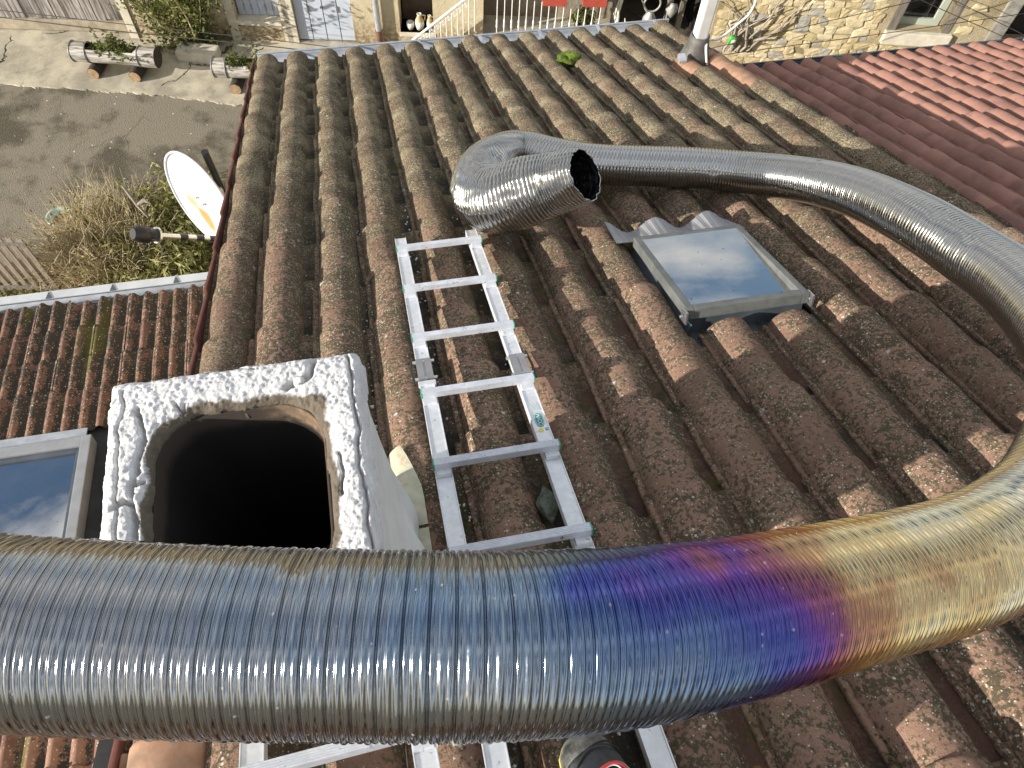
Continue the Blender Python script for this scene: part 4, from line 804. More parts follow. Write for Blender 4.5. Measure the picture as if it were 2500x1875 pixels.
m = MB(); sbox(m, wl0 - .2, dk0 + 1.4, zs - .6, zs + 1.7, -.8, -.6); m.build('interior', M['dark_in'], sth)
def mat_stone():
    t = NT('rubble_stone'); O = t.obj(); r = t.rnd(); f = t.noise(t.pos(), 18, 6, .7); c = t.mix(r, (.46, .37, .20), (.64, .55, .37)); c = t.mix(t.ss(f, .5, .75, 0, .55), c, (.30, .26, .19)); c = t.mix(t.math('GREATER_THAN', r, .86), c, (.36, .34, .29)); t.bump(f, .7, .02); return t.fin(c, .95, spec=.15)
M['stone'] = mat_stone(); smesh = []
for k in range(9):
    bm = bmesh.new(); bmesh.ops.create_cube(bm, size=1.8); bmesh.ops.subdivide_edges(bm, edges=bm.edges[:], cuts=2, use_grid_fill=True); r_ = np.random.RandomState(60 + k); sk_ = r_.randn(4) * .16
    for v in bm.verts:
        c = v.co; n_ = c.normalized(); c2 = c * .68 + n_ * .36; v.co = Vector((c2.x * (1 + sk_[0] * c2.z) + sk_[1] * c2.z * .5, c2.y, c2.z * (1 + sk_[2] * c2.x) + sk_[3] * c2.x * .4)) + Vector(r_.randn(3) * .075)
    me = bpy.data.meshes.new('stone'); bm.to_mesh(me); bm.free(); me.materials.append(M['stone'])
    smesh.append(me)
z = -7.35; ns = 0; rs_ = np.random.RandomState(9)
while z < -5.05 and ns < 298:
    hrow = rs_.uniform(.085, .15); s = sA + rs_.uniform(0, .1)
    while s < dk0 - .1 and ns < 298:
        wst = rs_.uniform(.10, .26); sc = s + wst / 2; zc = z + hrow / 2 + rs_.uniform(-.02, .02); hst = hrow * rs_.uniform(.8, 1.15)
        if not (wl0 - .25 < sc < wr0 + .28 and zc > zs - .25) and sc < wr0 + .4 and rs_.rand() < .95:
            x = SE * wst * .56; yv = SN * .045; zv = UP * hst * .56; a_ = rs_.uniform(-.14, .14); x2 = x * math.cos(a_) + UP * wst * .53 * math.sin(a_); z2 = zv * math.cos(a_) - SE * hst * .54 * math.sin(a_)
            link('stone', smesh[rs_.randint(9)], wall_o, None, frame_m(sp_(sc, zc, -.024 + rs_.uniform(-.014, .012)), x2, yv, z2)); ns += 1
        s += wst + .008
    z += hrow + .004
M['sage'] = plain('sage_green_paint', (.40, .44, .37), .5, 0, .06, 5); M['pane2'] = mat_glass('window_glass', (.55, .57, .54), 1.6, .05)
wn_ = empty('window', sp_((wl0 + wr0) / 2, zs, -.2)); WM[wn_.name] = Matrix.Translation(Vector(sp_((wl0 + wr0) / 2, zs, -.2))); par(wn_, sth, WM[wn_.name])
m = MB(); 
for (a_, b_, c_, d_) in ((wl0 + .02, wr0 - .02, zs + .0, zs + .10), (wl0 + .02, wl0 + .10, zs + .10, zs + 1.5), (wr0 - .12, wr0 - .02, zs + .10, zs + 1.5)): sbox(m, a_, b_, c_, d_, -.24, -.17)
m.build('frame', M['sage'], wn_, .004); m = MB(); sbox(m, wl0 + .10, wr0 - .12, zs + .10, zs + 1.5, -.212, -.206); m.build('pane', M['pane2'], wn_)
m = MB(); sbox(m, (wl0 + wr0) / 2 + .10, (wl0 + wr0) / 2 + .115, zs + .10, zs + 1.5, -.205, -.195); m.build('glazing_bar', M['dark_in'], wn_)
m = MB(); sbox(m, wl0 - .14, wr0 + .16, zs - .20, zs - .002, -.3, .07); m.build('sill', M['quoin'], sth, .015)
m = MB(); sbox(m, wl0 - .13, wl0 + .0, zs, zs + 1.5, -.3, .012); sbox(m, wr0, wr0 + .10, zs, zs + 1.5, -.3, .012); m.build('timber_jamb', M['oldwood'], sth, .006)
m = MB(); sbox(m, dk0 - .22, dk0, zs - .26, zs + 1.2, -.48, .03); m.build('stone_jamb', plain('grey_lichened_stone', (.25, .235, .20), .95, 0, .3, 8, .5, 40), sth, .02)
# bare creeper on the stone wall
cr = empty('creeper', at_plane(1800, 70, SP0 + SN * .05, SN), 'bare grey creeper stems climbing the stone wall beside the mast', 'creeper'); rs_ = np.random.RandomState(6)
for k in range(10):
    m = MB(); px = 1775 + rs_.uniform(-10, 60); p = at_plane(px, 125, SP0 + SN * .07, SN); pts = [p]; d = UP * .9 + SE * rs_.uniform(-.5, .7)
    for j in range(9): d = d * .8 + SE * rs_.randn() * .45 + UP * (.18 + rs_.randn() * .25); p = p + d * .10; pts.append(p + SN * .02 * rs_.randn())
    m.tube(pts, np.linspace(.022, .006, len(pts)), 5); m.build('stem', M['bark'], cr)
q = at_plane(1788, 98, SP0 + SN * .15, SN); cr2 = empty('toy', q, 'small bright green and white object hanging at the foot of the creeper', 'ornament'); rock('green_body', q, .07, plain('bright_green', (.05, .33, .05), .5), cr2, 4, (1, .6, 1.1)); rock('white_patch', q + SN * .045 + SE * .01, .035, M['glaze'], cr2, 5, (1, .5, 1))

# ================================================================ NEIGHBOUR'S RED TILED ROOF (right)
NBZ = -3.7; NBP = at_z(2100, 122, NBZ); NU0 = 2.35
nb = empty('neighbour_house', (5, 5, GZ), 'neighbouring house under a clean red barrel tile roof on the right', 'house')
NO = np.array([0, NBP[1], NBZ])
def np_(u, v, w=0): return NO + RX * u + RD * v + RN * w
def tile_mesh_r(seed):
    me = tile_mesh(seed, False, .425, M['tile_r']); me.transform(Matrix.Diagonal((.742, .745, .80, 1))); return me
rv = [tile_mesh_r(50 + k) for k in range(4)]
m = MB(); m.prism([np_(2.65, -5.2, -.11), np_(8.4, -5.2, -.11), np_(8.4, -.02, -.11), np_(2.65, -.02, -.11)], -RN * .06); nr = m.build('roof', M['deck'], nb)
cnt = 0; nbt = []
for i in range(34):
    for k in range(22):
        u = 2.735 + i * .168; v0 = .02 - k * .257; c = np_(u, v0 - .2, 0); cc = RM.T @ c
        px, py = CX + FPX * cc[0] / -cc[2], CY - FPX * cc[1] / -cc[2]
        if px > 2760 or py > 760 or px < 1700: continue
        nbt.append((px > 2520 or py > 640, py, u, v0))
nbt.sort(key=lambda q_: (q_[0], q_[1]))
for _, _, u, v0 in nbt[:298]:
    a_ = random.gauss(0, .006); x = RX * math.cos(a_) + RD * math.sin(a_); y = np.cross(RN, x); link('roof_tile', random.choice(rv), nr, None, frame_m(np_(u + random.gauss(0, .004), v0 - .317 + random.gauss(0, .006), -.0915 + random.gauss(0, .002)), x, y, RN))
e0 = np_(0, .05, -.12); gutter('gutter', (2.7, e0[1] + .05, e0[2]), (8.6, e0[1] + .05, e0[2]), (0, 1, 0), .07, M['zinc_dark'], nb)
w = MB(); w.bx(2.62, 8.2, e0[1] - .35, e0[1] - .1, GZ, e0[2] - .12); w.build('front_wall', M['render'], nb)

# ================================================================ LOWER ROOF ON THE LEFT
ax_house = empty('annexe', (-2, 2.5, GZ), 'low annexe on the left with a mossy interlocking tile roof and a roof window', 'annexe')
LP = math.radians(12); LY = math.radians(3.2); LN = np.array([0, math.sin(LP), math.cos(LP)]); LV = np.array([-math.sin(LY), math.cos(LY) * math.cos(LP), -math.cos(LY) * math.sin(LP)]); LO = np.array([0, 3.89, -4.6])
def lp(u, v, w=0): return LO + RX * u + LV * v + LN * w
def luv(px, py, w=0):
    q = at_plane(px, py, LO + LN * w, LN) - LO - LN * w; v = q[1] / LV[1]; return q[0] - v * LV[0], v
def ltile(seed):
    rs_ = np.random.RandomState(seed); W = .212; pr = [(-.008, .004), (-.006, .016), (.000, .022), (.012, .023), (.024, .019), (.034, .008), (.046, .001), (.060, -.001), (.074, .002), (.086, .010), (.096, .019), (.106, .022), (.118, .022), (.128, .016), (.138, .006), (.150, .000), (.166, -.001), (.180, .002), (.192, .010), (.203, .014)]
    n = len(pr); ys = [0, .1, .2, .30, .345, .356, .362]; V = []
    for j, yy in enumerate(ys):
        for x, z_ in pr: V.append((x, yy, z_ * 1.45 + .030 * yy / .362 + .0008 * math.sin(x * 60 + seed) - (.006 if j == len(ys) - 1 else .001 if j == len(ys) - 2 else 0)))
    F = [(j * n + i, j * n + i + 1, (j + 1) * n + i + 1, (j + 1) * n + i) for j in range(len(ys) - 1) for i in range(n - 1)]; b = len(V); mm = (len(ys) - 1) * n
    V += V[mm:mm + n] + [(x, y - .001, z_ - .013) for x, y, z_ in V[mm:mm + n]]; F2 = [(b + i, b + i + 1, b + n + i + 1, b + n + i) for i in range(n - 1)]
    b2 = len(V); V += [V[j * n] for j in range(len(ys))] + [(V[j * n][0], V[j * n][1], V[j * n][2] - .014) for j in range(len(ys))]; k = len(ys); F3 = [(b2 + j, b2 + k + j, b2 + k + j + 1, b2 + j + 1) for j in range(k - 1)]
    me = bpy.data.meshes.new('roof_tile'); me.from_pydata(V, [], F + F2 + F3); me.polygons.foreach_set('use_smooth', [True] * len(F) + [False] * (len(F2) + len(F3))); me.update(); me.materials.append(M['tile_l']); return me
lv = [ltile(k) for k in range(5)]
m = MB(); m.prism([lp(-4.6, -4.2, -.02), lp(-.55, -4.2, -.02), lp(-.62, -.03, -.02), lp(-4.6, -.03, -.02)], -LN * .08); lr = m.build('roof', M['deck'], ax_house)
wu0, wv1 = luv(212, 1078); wuv = [luv(px, py) for px, py in ((0, 1130), (236, 1072), (190, 1310))]
WU1 = wuv[1][0] + .0; WU0 = WU1 - .80; WV1 = wuv[1][1] - .02; WV0 = WV1 - 1.0
EX, TW = .306, .2135; lt = []
for k in range(13):
    for i in range(20):
        u = -.86 - i * TW + (TW / 2 if k % 2 else 0) * 0; ve = -.005 - k * EX
        if u > -.74 or u < -4.4: continue
        if u + .19 > WU0 - .05 and u < WU1 + .05 and ve > WV0 + .0 and ve - .33 < WV1 + .04: continue
        y = LV; x = RX + LV * random.gauss(0, .004); x = x / np.linalg.norm(x); lt.append(1)
        link('roof_tile', random.choice(lv), lr, None, frame_m(lp(u + random.gauss(0, .003), ve - .362 + random.gauss(0, .008), -.006 + random.gauss(0, .003)), x, y, LN))
lg = lp(0, .05, -.02); lgo = gutter('gutter', (-4.6, lg[1] + .055, lg[2]), (-.72, lg[1] + .055, lg[2]), (0, 1, 0), .07, M['zinc'], ax_house)
m = MB(); m.box((-2.66, lg[1] + .10, lg[2] + .012), (1.94, 0, 0), (0, .036, .0), (0, 0, .004)); m.build('gutter_flange', plain('pale_zinc', (.55, .57, .58), .5, .2, .1, 6), lgo)
for px in (118, 275, 430):
    q = at_z(px, 760 - (px / 500) * 66, lg[2]); m = MB(); m.prism([(q[0] - .015, lg[1] + .065, lg[2] + .0175), (q[0] + .03, lg[1] + .065, lg[2] + .0175), (q[0] + .0, lg[1] + .13, lg[2] + .0175)], (0, 0, .004)); m.build('gutter_clip', M['zinc_dark'], lgo)
w = MB(); w.bx(-4.5, -.70, lg[1] - .30, lg[1] - .06, GZ, lg[2] - .16); w.build('front_wall', M['render'], ax_house)
# its roof window
rw_ = empty('roof_window', lp((WU0 + WU1) / 2, (WV0 + WV1) / 2, 0)); WM[rw_.name] = Matrix.Translation(Vector(lp((WU0 + WU1) / 2, (WV0 + WV1) / 2, 0))); par(rw_, ax_house, WM[rw_.name]); setp(rw_, 'large grey roof window mirroring blue sky and clouds')
def lb(m, u0, u1, v0, v1, w0, w1): return m.box(lp((u0 + u1) / 2, (v0 + v1) / 2, (w0 + w1) / 2), RX * (u1 - u0) / 2, LV * (v1 - v0) / 2, LN * (w1 - w0) / 2)
M['velux'] = plain('grey_cladding', (.33, .34, .35), .45, .35, .1, 8)
for (a_, b_, c_, d_, h_) in ((WU0, WU0 + .06, WV0, WV1, .075), (WU1 - .06, WU1, WV0, WV1, .075), (WU0 + .06, WU1 - .06, WV0, WV0 + .07, .07), (WU0 + .06, WU1 - .06, WV1 - .075, WV1, .07)):
    m = MB(); lb(m, a_, b_, c_, d_, -.02, h_); m.build('frame_rail', M['velux'], rw_, .006)
for (a_, b_, c_, d_) in ((WU0 + .062, WU0 + .085, WV0 + .072, WV1 - .077), (WU1 - .085, WU1 - .062, WV0 + .072, WV1 - .077), (WU0 + .085, WU1 - .085, WV1 - .105, WV1 - .077)):
    m = MB(); lb(m, a_, b_, c_, d_, -.02, .055); m.build('sash', M['zinc_dark'], rw_, .004)
m = MB(); lb(m, WU0 + .05, WU1 - .05, WV1 - .0, WV1 + .10, .024, .034); m.build('apron_flashing', M['zinc'], rw_, .003)
M['pane3'] = mat_glass('tinted_roof_glass', (.30, .42, .42), 10.0, .03); m = MB(); lb(m, WU0 + .085, WU1 - .085, WV0 + .072, WV1 - .105, .03, .036); m.build('glass_pane', M['pane3'], rw_)
m = MB(); lb(m, WU0 + .03, WU1 - .03, WV0 + .03, WV1 - .03, -.6, -.56); m.build('room_floor', plain('teal_room', (.10, .16, .16), .8), rw_)

# ================================================================ DISH, MAST, CABLES
dish = empty('satellite_dish', at_t(500, 470, 5.3), 'white satellite dish with rust streaks on the left gable', 'satellite dish')
DC = at_t(512, 478, 5.35); dnc = np.array([-.914 * .89, -.914 * .42, .42]); vd = -ray(474, 447); vd /= np.linalg.norm(vd); pv_ = RM @ np.array([-.89, -.45, 0]); pv_ = pv_ - vd * (pv_ @ vd); pv_ /= np.linalg.norm(pv_); dn = .42 * vd + .9075 * pv_
dmaj = RM @ np.array([-.45, .89, 0]); dmaj = dmaj - dn * (dmaj @ dn); dmaj /= np.linalg.norm(dmaj); dmin = np.cross(dmaj, dn); RDH = .345
def mat_dish():
    t = NT('white_dish_enamel'); O = t.obj(); f = t.noise(O, 9, 5, .6); x = t.sep(O, 0); z_ = t.sep(O, 1); st_ = t.noise(t.mapv(O, (20, 1.6, 1)), 1.0, 4, .7)
    s = None
    for (px_, py_, wx, wy, k_) in ((483, 490, .050, .12, .75), (516, 530, .055, .15, 1.0)):
        q_ = at_plane(px_, py_, DC, dn) - DC; lx, ly = q_ @ dmin, q_ @ dmaj
        e_ = t.math('ADD', t.math('POWER', t.math('DIVIDE', t.math('SUBTRACT', x, float(lx)), wx), 2.0), t.math('POWER', t.math('DIVIDE', t.math('SUBTRACT', z_, float(ly)), wy), 2.0))
        m_ = t.math('MULTIPLY', t.ss(t.math('ADD', e_, t.math('MULTIPLY', t.math('SUBTRACT', st_, .5), 1.6)), 1.1, .1), k_); s = m_ if s is None else t.math('MAXIMUM', s, m_)
    c = t.mix(t.ss(f, .4, .8), (.60, .61, .62), (.54, .55, .55)); c = t.mix(s, c, t.mix(t.ss(s, .35, .9), (.62, .50, .28), (.46, .20, .05))); return t.fin(c, .4)
M['dish'] = mat_dish(); V = []; nr_, na_ = 12, 48
for side in (0, 1):
    for j in range(nr_ + 1):
        r_ = j / nr_
        for k in range(na_): a_ = 2 * math.pi * k / na_; V.append((RDH * .93 * r_ * math.cos(a_), RDH * 1.05 * r_ * math.sin(a_), .075 * r_ * r_ - (.006 if side else 0)))
F = []
for side in (0, 1):
    o_ = side * (nr_ + 1) * na_
    for j in range(nr_):
        for k in range(na_): q = (o_ + j * na_ + k, o_ + j * na_ + (k + 1) % na_, o_ + (j + 1) * na_ + (k + 1) % na_, o_ + (j + 1) * na_ + k); F.append(q if not side else q[::-1])
me = bpy.data.meshes.new('reflector'); me.from_pydata(V, [], F); me.polygons.foreach_set('use_smooth', [True] * len(F)); me.materials.append(M['dish']); dm = frame_m(DC, dmin, dmaj, dn); link('reflector', me, dish, None, dm)
dpt = lambda x, y, z_: np.array(dm @ Vector((x, y, z_)))
m = MB(); m.tube([dpt(RDH * .94 * math.cos(a_), RDH * 1.06 * math.sin(a_), .075) for a_ in np.linspace(0, 6.2832, 49)], .010, 6, False); m.build('rim', plain('dish_rim', (.62, .64, .68), .45), dish)
for px_, py_ in ((487, 479), (504, 496), (486, 518), (501, 535)): q_ = at_plane(px_, py_, DC, dn) - DC; x, y = q_ @ dmin, q_ @ dmaj; m = MB(); m.tube([dpt(x, y, .012), dpt(x, y, .03)], .008, 8); m.build('bolt', M['steel'], dish)
a0 = dpt(0, -RDH * 1.02, .07); a1 = at_t(378, 574, 4.85); m = MB(); m.tube([a0, a1], .017, 8); arm = m.build('feed_arm', M['bolt'], dish)
for f_ in (.25, .42, .62): q = a0 + (a1 - a0) * f_; m = MB(); m.tube([q, q + (a1 - a0) * .09], .0205, 8); m.build('cable_tie', M['black'], arm)
d_ = (a1 - a0) / np.linalg.norm(a1 - a0); m = MB(); m.tube([a1 - d_ * .01, a1 + d_ * .05, a1 + d_ * .055, a1 + d_ * .12, a1 + d_ * .15], [.042, .048, .058, .05, .035], 14); m.build('receiver_head', M['black'], dish)
m = MB(); m.tube([a1 - d_ * .022, a1 - d_ * .008], .053, 14); m.build('receiver_cap', M['bolt'], dish)
pb_ = DC - dn * .09; m = MB(); m.tube([np.array([-.66, pb_[1] + .03, pb_[2] - .5]), np.array([-.9, pb_[1] + .02, pb_[2] - .5]), pb_ + np.array([.02, .02, -.3]), pb_ + UP * .36], .026, 12); m.build('pole', M['black'], dish)
m = MB(); m.tube([DC - dn * .005, pb_], .05, 10); m.build('mount', M['steel'], dish)

u_, v_ = roof_uv(1693, 140, -.03); mb_ = roofp(u_, v_, -.05); mast = empty('roof_mast', mb_, 'white square post with a lead boot rising from the right edge of the old roof', 'mast')
m = MB(); m.bx(mb_[0] - .042, mb_[0] + .042, mb_[1] - .042, mb_[1] + .042, mb_[2] - .05, mb_[2] + .80); m.build('post', M['mast'], mast, .012)
m = MB(); lathe(m, mb_, [(.125, -.02), (.10, .05), (.072, .16), (.066, .20), (.055, .20)], 14); m.build('lead_boot', M['lead'], mast)
c0 = mb_ + np.array([.05, -.03, .16]); m = MB(); pts = [mb_ + np.array([.06, -.10, .03]), c0, at_t(1755, 95, 5.75), at_t(1800, 60, 5.75), at_t(1832, 30, 5.7), at_t(1850, -10, 5.6)]; pts = [tuple(p) for p in catmull(pts, 8)]; m.tube(pts, .009, 6); m.build('cable', M['white_cable'], mast)
m = MB(); q = mb_ + np.array([-.14, -.10, .10]); m.box(q, (.025, 0, 0), (0, .03, .008), (0, 0, .01)); m.build('bracket', M['zinc'], mast)
# thin cables over the street
def wire(label, pts, t0, t1, r=.006, grp='overhead cables'):
    m = MB(); n = len(pts); P_ = [at_t(px, py, t0 + (t1 - t0) * i / (n - 1)) for i, (px, py) in enumerate(pts)]; P_ = [tuple(p) for p in catmull(P_, 6)]; m.tube(P_, r, 5); setp(m.build('overhead_cable', M['cable']), label, 'cable', grp)
wire('upper of the two thin cables crossing in front of the barn door', [(-300, -5), (0, 25), (304, 59), (640, 95), (800, 114), (1000, 140)], 11.5, 10.6)
wire('lower and thicker of the two cables crossing in front of the barn door', [(-300, 8), (0, 42), (289, 76), (640, 111), (800, 130), (1000, 152)], 11.3, 10.4, .008)
wire('lowest cable running along the foot of the yellow stone wall', [(1600, 158), (1808, 128), (2163, 81), (2500, 33), (2800, -10)], 10.2, 9.6, .005)
wire('cable rising across the stone wall to the left of the green window', [(1700, 126), (1819, 99), (2030, 50), (2243, 0), (2450, -50)], 10.2, 9.8, .005)
wire('cable falling to the right across the corner of the green window', [(2150, -52), (2264, 7), (2431, 81), (2560, 140)], 10.2, 9.9, .005)
wire('cable falling to the right beyond the green window near the frame edge', [(2250, -40), (2329, 0), (2467, 69), (2600, 135)], 10.3, 10.0, .005)

# ================================================================ STREET FURNITURE ON THE LEFT
def mat_log():
    t = NT('silvered_log'); O = t.obj(); g = t.noise(t.mapv(O, (1.2, 14, 14)), 2.0, 6, .65, .5); c = t.mix(t.ss(g, .33, .66), (.16, .14, .12), (.55, .52, .47)); t.bump(g, .6, .01); return t.fin(c, .9, spec=.15)
M['log'] = mat_log(); M['log_end'] = plain('sawn_log_end', (.30, .20, .11), .85, 0, .3, 20); M['bark_d'] = plain('dark_bark', (.05, .04, .03), .95, 0, .4, 20, .6, 40); M['hoop'] = plain('grey_hoop', (.30, .29, .28), .6, .4, .2, 20)
def planter(label, pxa, pxb, legs_px, seed):
    rs_ = np.random.RandomState(seed); a_ = at_z(pxa[0], pxa[1], PZ + .36); b_ = at_z(pxb[0], pxb[1], PZ + .36); ax = b_ - a_; L_ = np.linalg.norm(ax); ax = ax / L_; sd_ = np.cross(UP, ax); R_ = .165
    root = empty('log_planter', ((a_ + b_) / 2)[:2].tolist() + [PZ], label, 'planter', 'hollowed log planters on the pavement'); F0 = frame_m((a_ + b_) / 2, ax, sd_, UP)
    T_ = lambda x, y, z_: np.array(F0 @ Vector((x, y, z_)))
    n = 22; nx = 24; V = []; F = []
    for i in range(nx + 1):
        x = -L_ / 2 + L_ * i / nx; op = .20 < i / nx < .79
        for k in range(n):
            a2 = math.radians(-230 + 280 * k / (n - 1)) if op else math.radians(-270 + 360 * k / (n - 1)); rr = R_ * (1 + .03 * math.sin(3 * a2 + i * .4) + .02 * rs_.randn() * 0 + (.03 if not op else -.04 * math.sin(i)*0)); V.append((x, rr * math.cos(a2), rr * math.sin(a2)))
    for i in range(nx):
        for k in range(n - 1): F.append((i * n + k, (i + 1) * n + k, (i + 1) * n + k + 1, i * n + k + 1))
    def put(nm, V, F, mat, sm=True, parent=root):
        me = bpy.data.meshes.new(nm); me.from_pydata(V, [], F); me.polygons.foreach_set('use_smooth', [sm] * len(F)); me.materials.append(mat); return link(nm, me, parent, None, F0)
    put('trough', V, F, M['log'])
    for x, s in ((-L_ / 2, -1), (L_ / 2, 1)):
        put('log_end', [(x + .002 * s, 0, 0)] + [(x + .002 * s, R_ * 1.03 * math.cos(k * .2856), R_ * 1.03 * math.sin(k * .2856)) for k in range(22)], [(0, 1 + k, 1 + (k + 1) % 22) if s > 0 else (0, 1 + (k + 1) % 22, 1 + k) for k in range(22)], M['bark_d'] if s > 0 else M['log_end'], False)
    for x in (-L_ * .49, -L_ * .31, L_ * .30):
        m = MB(); m.tube([T_(x, R_ * 1.05 * math.cos(a2), R_ * 1.05 * math.sin(a2)) for a2 in np.linspace(0, 6.2832, 25)], .011, 5, False); m.build('hoop', M['hoop'], root)
    put('soil', [(-L_ * .31, -R_ * .9, .05), (L_ * .30, -R_ * .9, .05), (L_ * .30, R_ * .9, .05), (-L_ * .31, R_ * .9, .05)], [(0, 1, 2, 3)], M['soil'], False)
    for lx in legs_px:
        m = MB(); p0 = T_(lx, -.24, -.26); p1 = T_(lx, .26, -.26); m.tube([p0, p1], .105, 12, False); lg_ = m.build('leg', M['bark_d'], root)
        m = MB(); m.tube([p0 - sd_ * .004, p0], .100, 12); m.build('sawn_face', M['log_end'], lg_)
    tip = []; m = MB(); tp = twigs(m, lambda r: T_(r.uniform(-L_ * .28, L_ * .28), r.uniform(-.08, .08), .05), 16, .32, rs_, .4, .004); m.build('stems', M['twig'], root)
    pts = np.concatenate([t_[1:] for t_ in tp]); pts = np.concatenate([pts + rs_.randn(*pts.shape) * .03 for _ in range(3)] + [np.array([T_(rs_.uniform(-L_ * .30, L_ * .29), rs_.uniform(-.1, .1), .08 + rs_.rand() * .05) for _ in range(160)])]); leaf_obj('foliage', pts, .05, M['leaf'], root, seed)
planter('hollowed log planter with hoops on two log feet in front of the barn door', (178, 124), (385, 141), (-.42, .32), 3)
planter('second log planter overgrown with plants, half hidden by the roof edge', (522, 163), (700, 172), (-.28, .42), 5)
# low trough of plain stone between them
q0 = at_z(445, 150, PZ); q1 = at_z(520, 158, PZ); m = MB(); d_ = (q1 - q0) / np.linalg.norm(q1 - q0); n_ = np.cross(UP, d_); m.box((q0 + q1) / 2 + n_ * .15 + UP * .10, d_ * .36, n_ * .16, UP * .10); setp(m.build('stone_trough', M['quoin'], None, .03), 'low pale stone block at the foot of the climbing shrub', 'trough')

# tall climbing shrub against the facade
sb, _ = fac(480, 105); vb_ = fp(sb, PZ, .22); vine = empty('climbing_shrub', vb_, 'tall leafy shrub trained up the ochre wall beside the grey shutters', 'shrub'); rs_ = np.random.RandomState(12)
m = MB(); tips = []
for k in range(34):
    d = np.array([rs_.uniform(-1.0, .75), 0, 1.0]); d = FE * d[0] + UP + FN * rs_.uniform(-.05, .28); d /= np.linalg.norm(d); L_ = rs_.uniform(.9, 2.2); p = vb_ + FE * rs_.randn() * .07 + FN * rs_.randn() * .04; pts = [p]
    for j in range(7): d = d + rs_.randn(3) * .10 + UP * .05; d /= np.linalg.norm(d); p = p + d * L_ / 7; pts.append(p)
    m.tube(pts, np.linspace(.022 if k < 5 else .011, .003, 8), 4, False); tips.append(np.array(pts)[2:])
m.build('stems', M['twig'], vine); pts = np.concatenate(tips); base_ = pts
pts = np.concatenate([base_ + rs_.randn(*base_.shape) * np.array([.13, .08, .13]) for _ in range(11)]); leaf_obj('foliage', pts, .065, M['leaf'], vine, 12, up=.6)
pts = np.concatenate([base_[::2] + rs_.randn(*base_[::2].shape) * .15 for _ in range(5)]); setp(leaf_obj('yellow_foliage', pts, .06, M['leaf_y'], vine, 13, up=.6), kind='stuff')
pts = vb_ + rs_.randn(500, 3) * np.array([.42, .14, .10]) + UP * .16; leaf_obj('low_foliage', pts, .06, M['leaf'], vine, 14)

# scrubby bushes below
gb = at_z(240, 650, GZ); bush = empty('dry_bush', gb, 'big dry twiggy bush with few yellowish leaves beside the slatted fence', 'bush'); rs_ = np.random.RandomState(21); m = MB()
def bb(r): a_ = r.rand() * 6.28; k = r.rand() ** .5; return gb + np.array([.28 + .56 * k * math.cos(a_), .62 * k * math.sin(a_) + .05, 0])
tp = twigs(m, bb, 1500, 1.02, rs_, .75, .0085); m.build('branches', M['twig'], bush); P_ = np.concatenate([t_[1:] for t_ in tp]); ii = rs_.choice(len(P_), 2600); leaf_obj('dry_leaves', P_[ii] + rs_.randn(2600, 3) * .05, .032, M['leaf_dry'], bush, 22); ii = rs_.choice(len(P_), 2200); leaf_obj('green_leaves', P_[ii] + rs_.randn(2200, 3) * .05, .034, M['leaf_y'], bush, 23)
gb2 = at_z(430, 610, GZ); b2 = empty('green_bush', gb2, 'lush yellow green bush under the satellite dish', 'bush'); m = MB(); gb_ = gb
def bb2(r): a_ = r.rand() * 6.28; k = r.rand() ** .5; return gb2 + np.array([.95 * k * math.cos(a_), 1.0 * k * math.sin(a_) - .1, 0])
tp = twigs(m, bb2, 300, .75, rs_, .6, .006); m.build('branches', M['twig'], b2); P_ = np.concatenate([t_[1:] for t_ in tp]); ii = rs_.choice(len(P_), 11000); leaf_obj('leaves', P_[ii] + rs_.randn(11000, 3) * .07, .055, M['grassm'], b2, 24, aspect=2.6, up=.8); ii = rs_.choice(len(P_), 1600); leaf_obj('darker_leaves', P_[ii] + rs_.randn(1600, 3) * .08, .055, M['leaf'], b2, 25, aspect=2.2)  # second set of leaves in a darker green, scattered through the bush
m = MB(); cpt = at_z(320, 650, GZ + .004); m.add([(cpt[0] + (1.9 + .2 * math.sin(3 * a_)) * math.cos(a_), cpt[1] + (1.25 + .15 * math.sin(5 * a_)) * math.sin(a_) - .35, GZ + .004) for a_ in np.linspace(0, 6.28, 40, endpoint=False)], [tuple(range(40))]); setp(m.build('garden_soil', M['soil'], None), kind='structure')
m = MB(); st_p = at_z(300, 465, GZ + .9); 
stk = MB(); p0 = at_t(300, 455, 9.0); p1 = at_t(335, 500, 9.1); p2 = at_t(362, 530, 9.3); stk.tube([p0, p1, p2], [.016, .022, .014], 6); stk.tube([p1, p1 + np.array([.1, .0, .06]), p1 + np.array([.17, -.03, .02])], [.018, .03, .008], 6); setp(stk.build('dead_branch', M['bark'], None), 'broken pale branch sticking out of the dry bush', 'branch')
# grass at the lower left
rs_ = np.random.RandomState(31); g0_ = at_z(40, 745, GZ); n_g = 5000; pts = np.stack([g0_[0] + rs_.uniform(-1.2, .55, n_g), g0_[1] + rs_.uniform(-.9, .22, n_g), GZ + .03 + rs_.rand(n_g) * .04], 1); go = leaf_obj('grass', pts, .05, M['grassm'], None, 32, aspect=2.6, up=.2); setp(go, kind='stuff')
m = MB(); qa = [at_z(px, py, GZ + .03) for px, py in ((-120, 715), (190, 712), (250, 745), (120, 757), (-120, 742))]; m.prism([(q_[0], q_[1], GZ - .05) for q_ in qa], (0, 0, .09)); setp(m.build('path', M['concrete'], None), kind='structure')
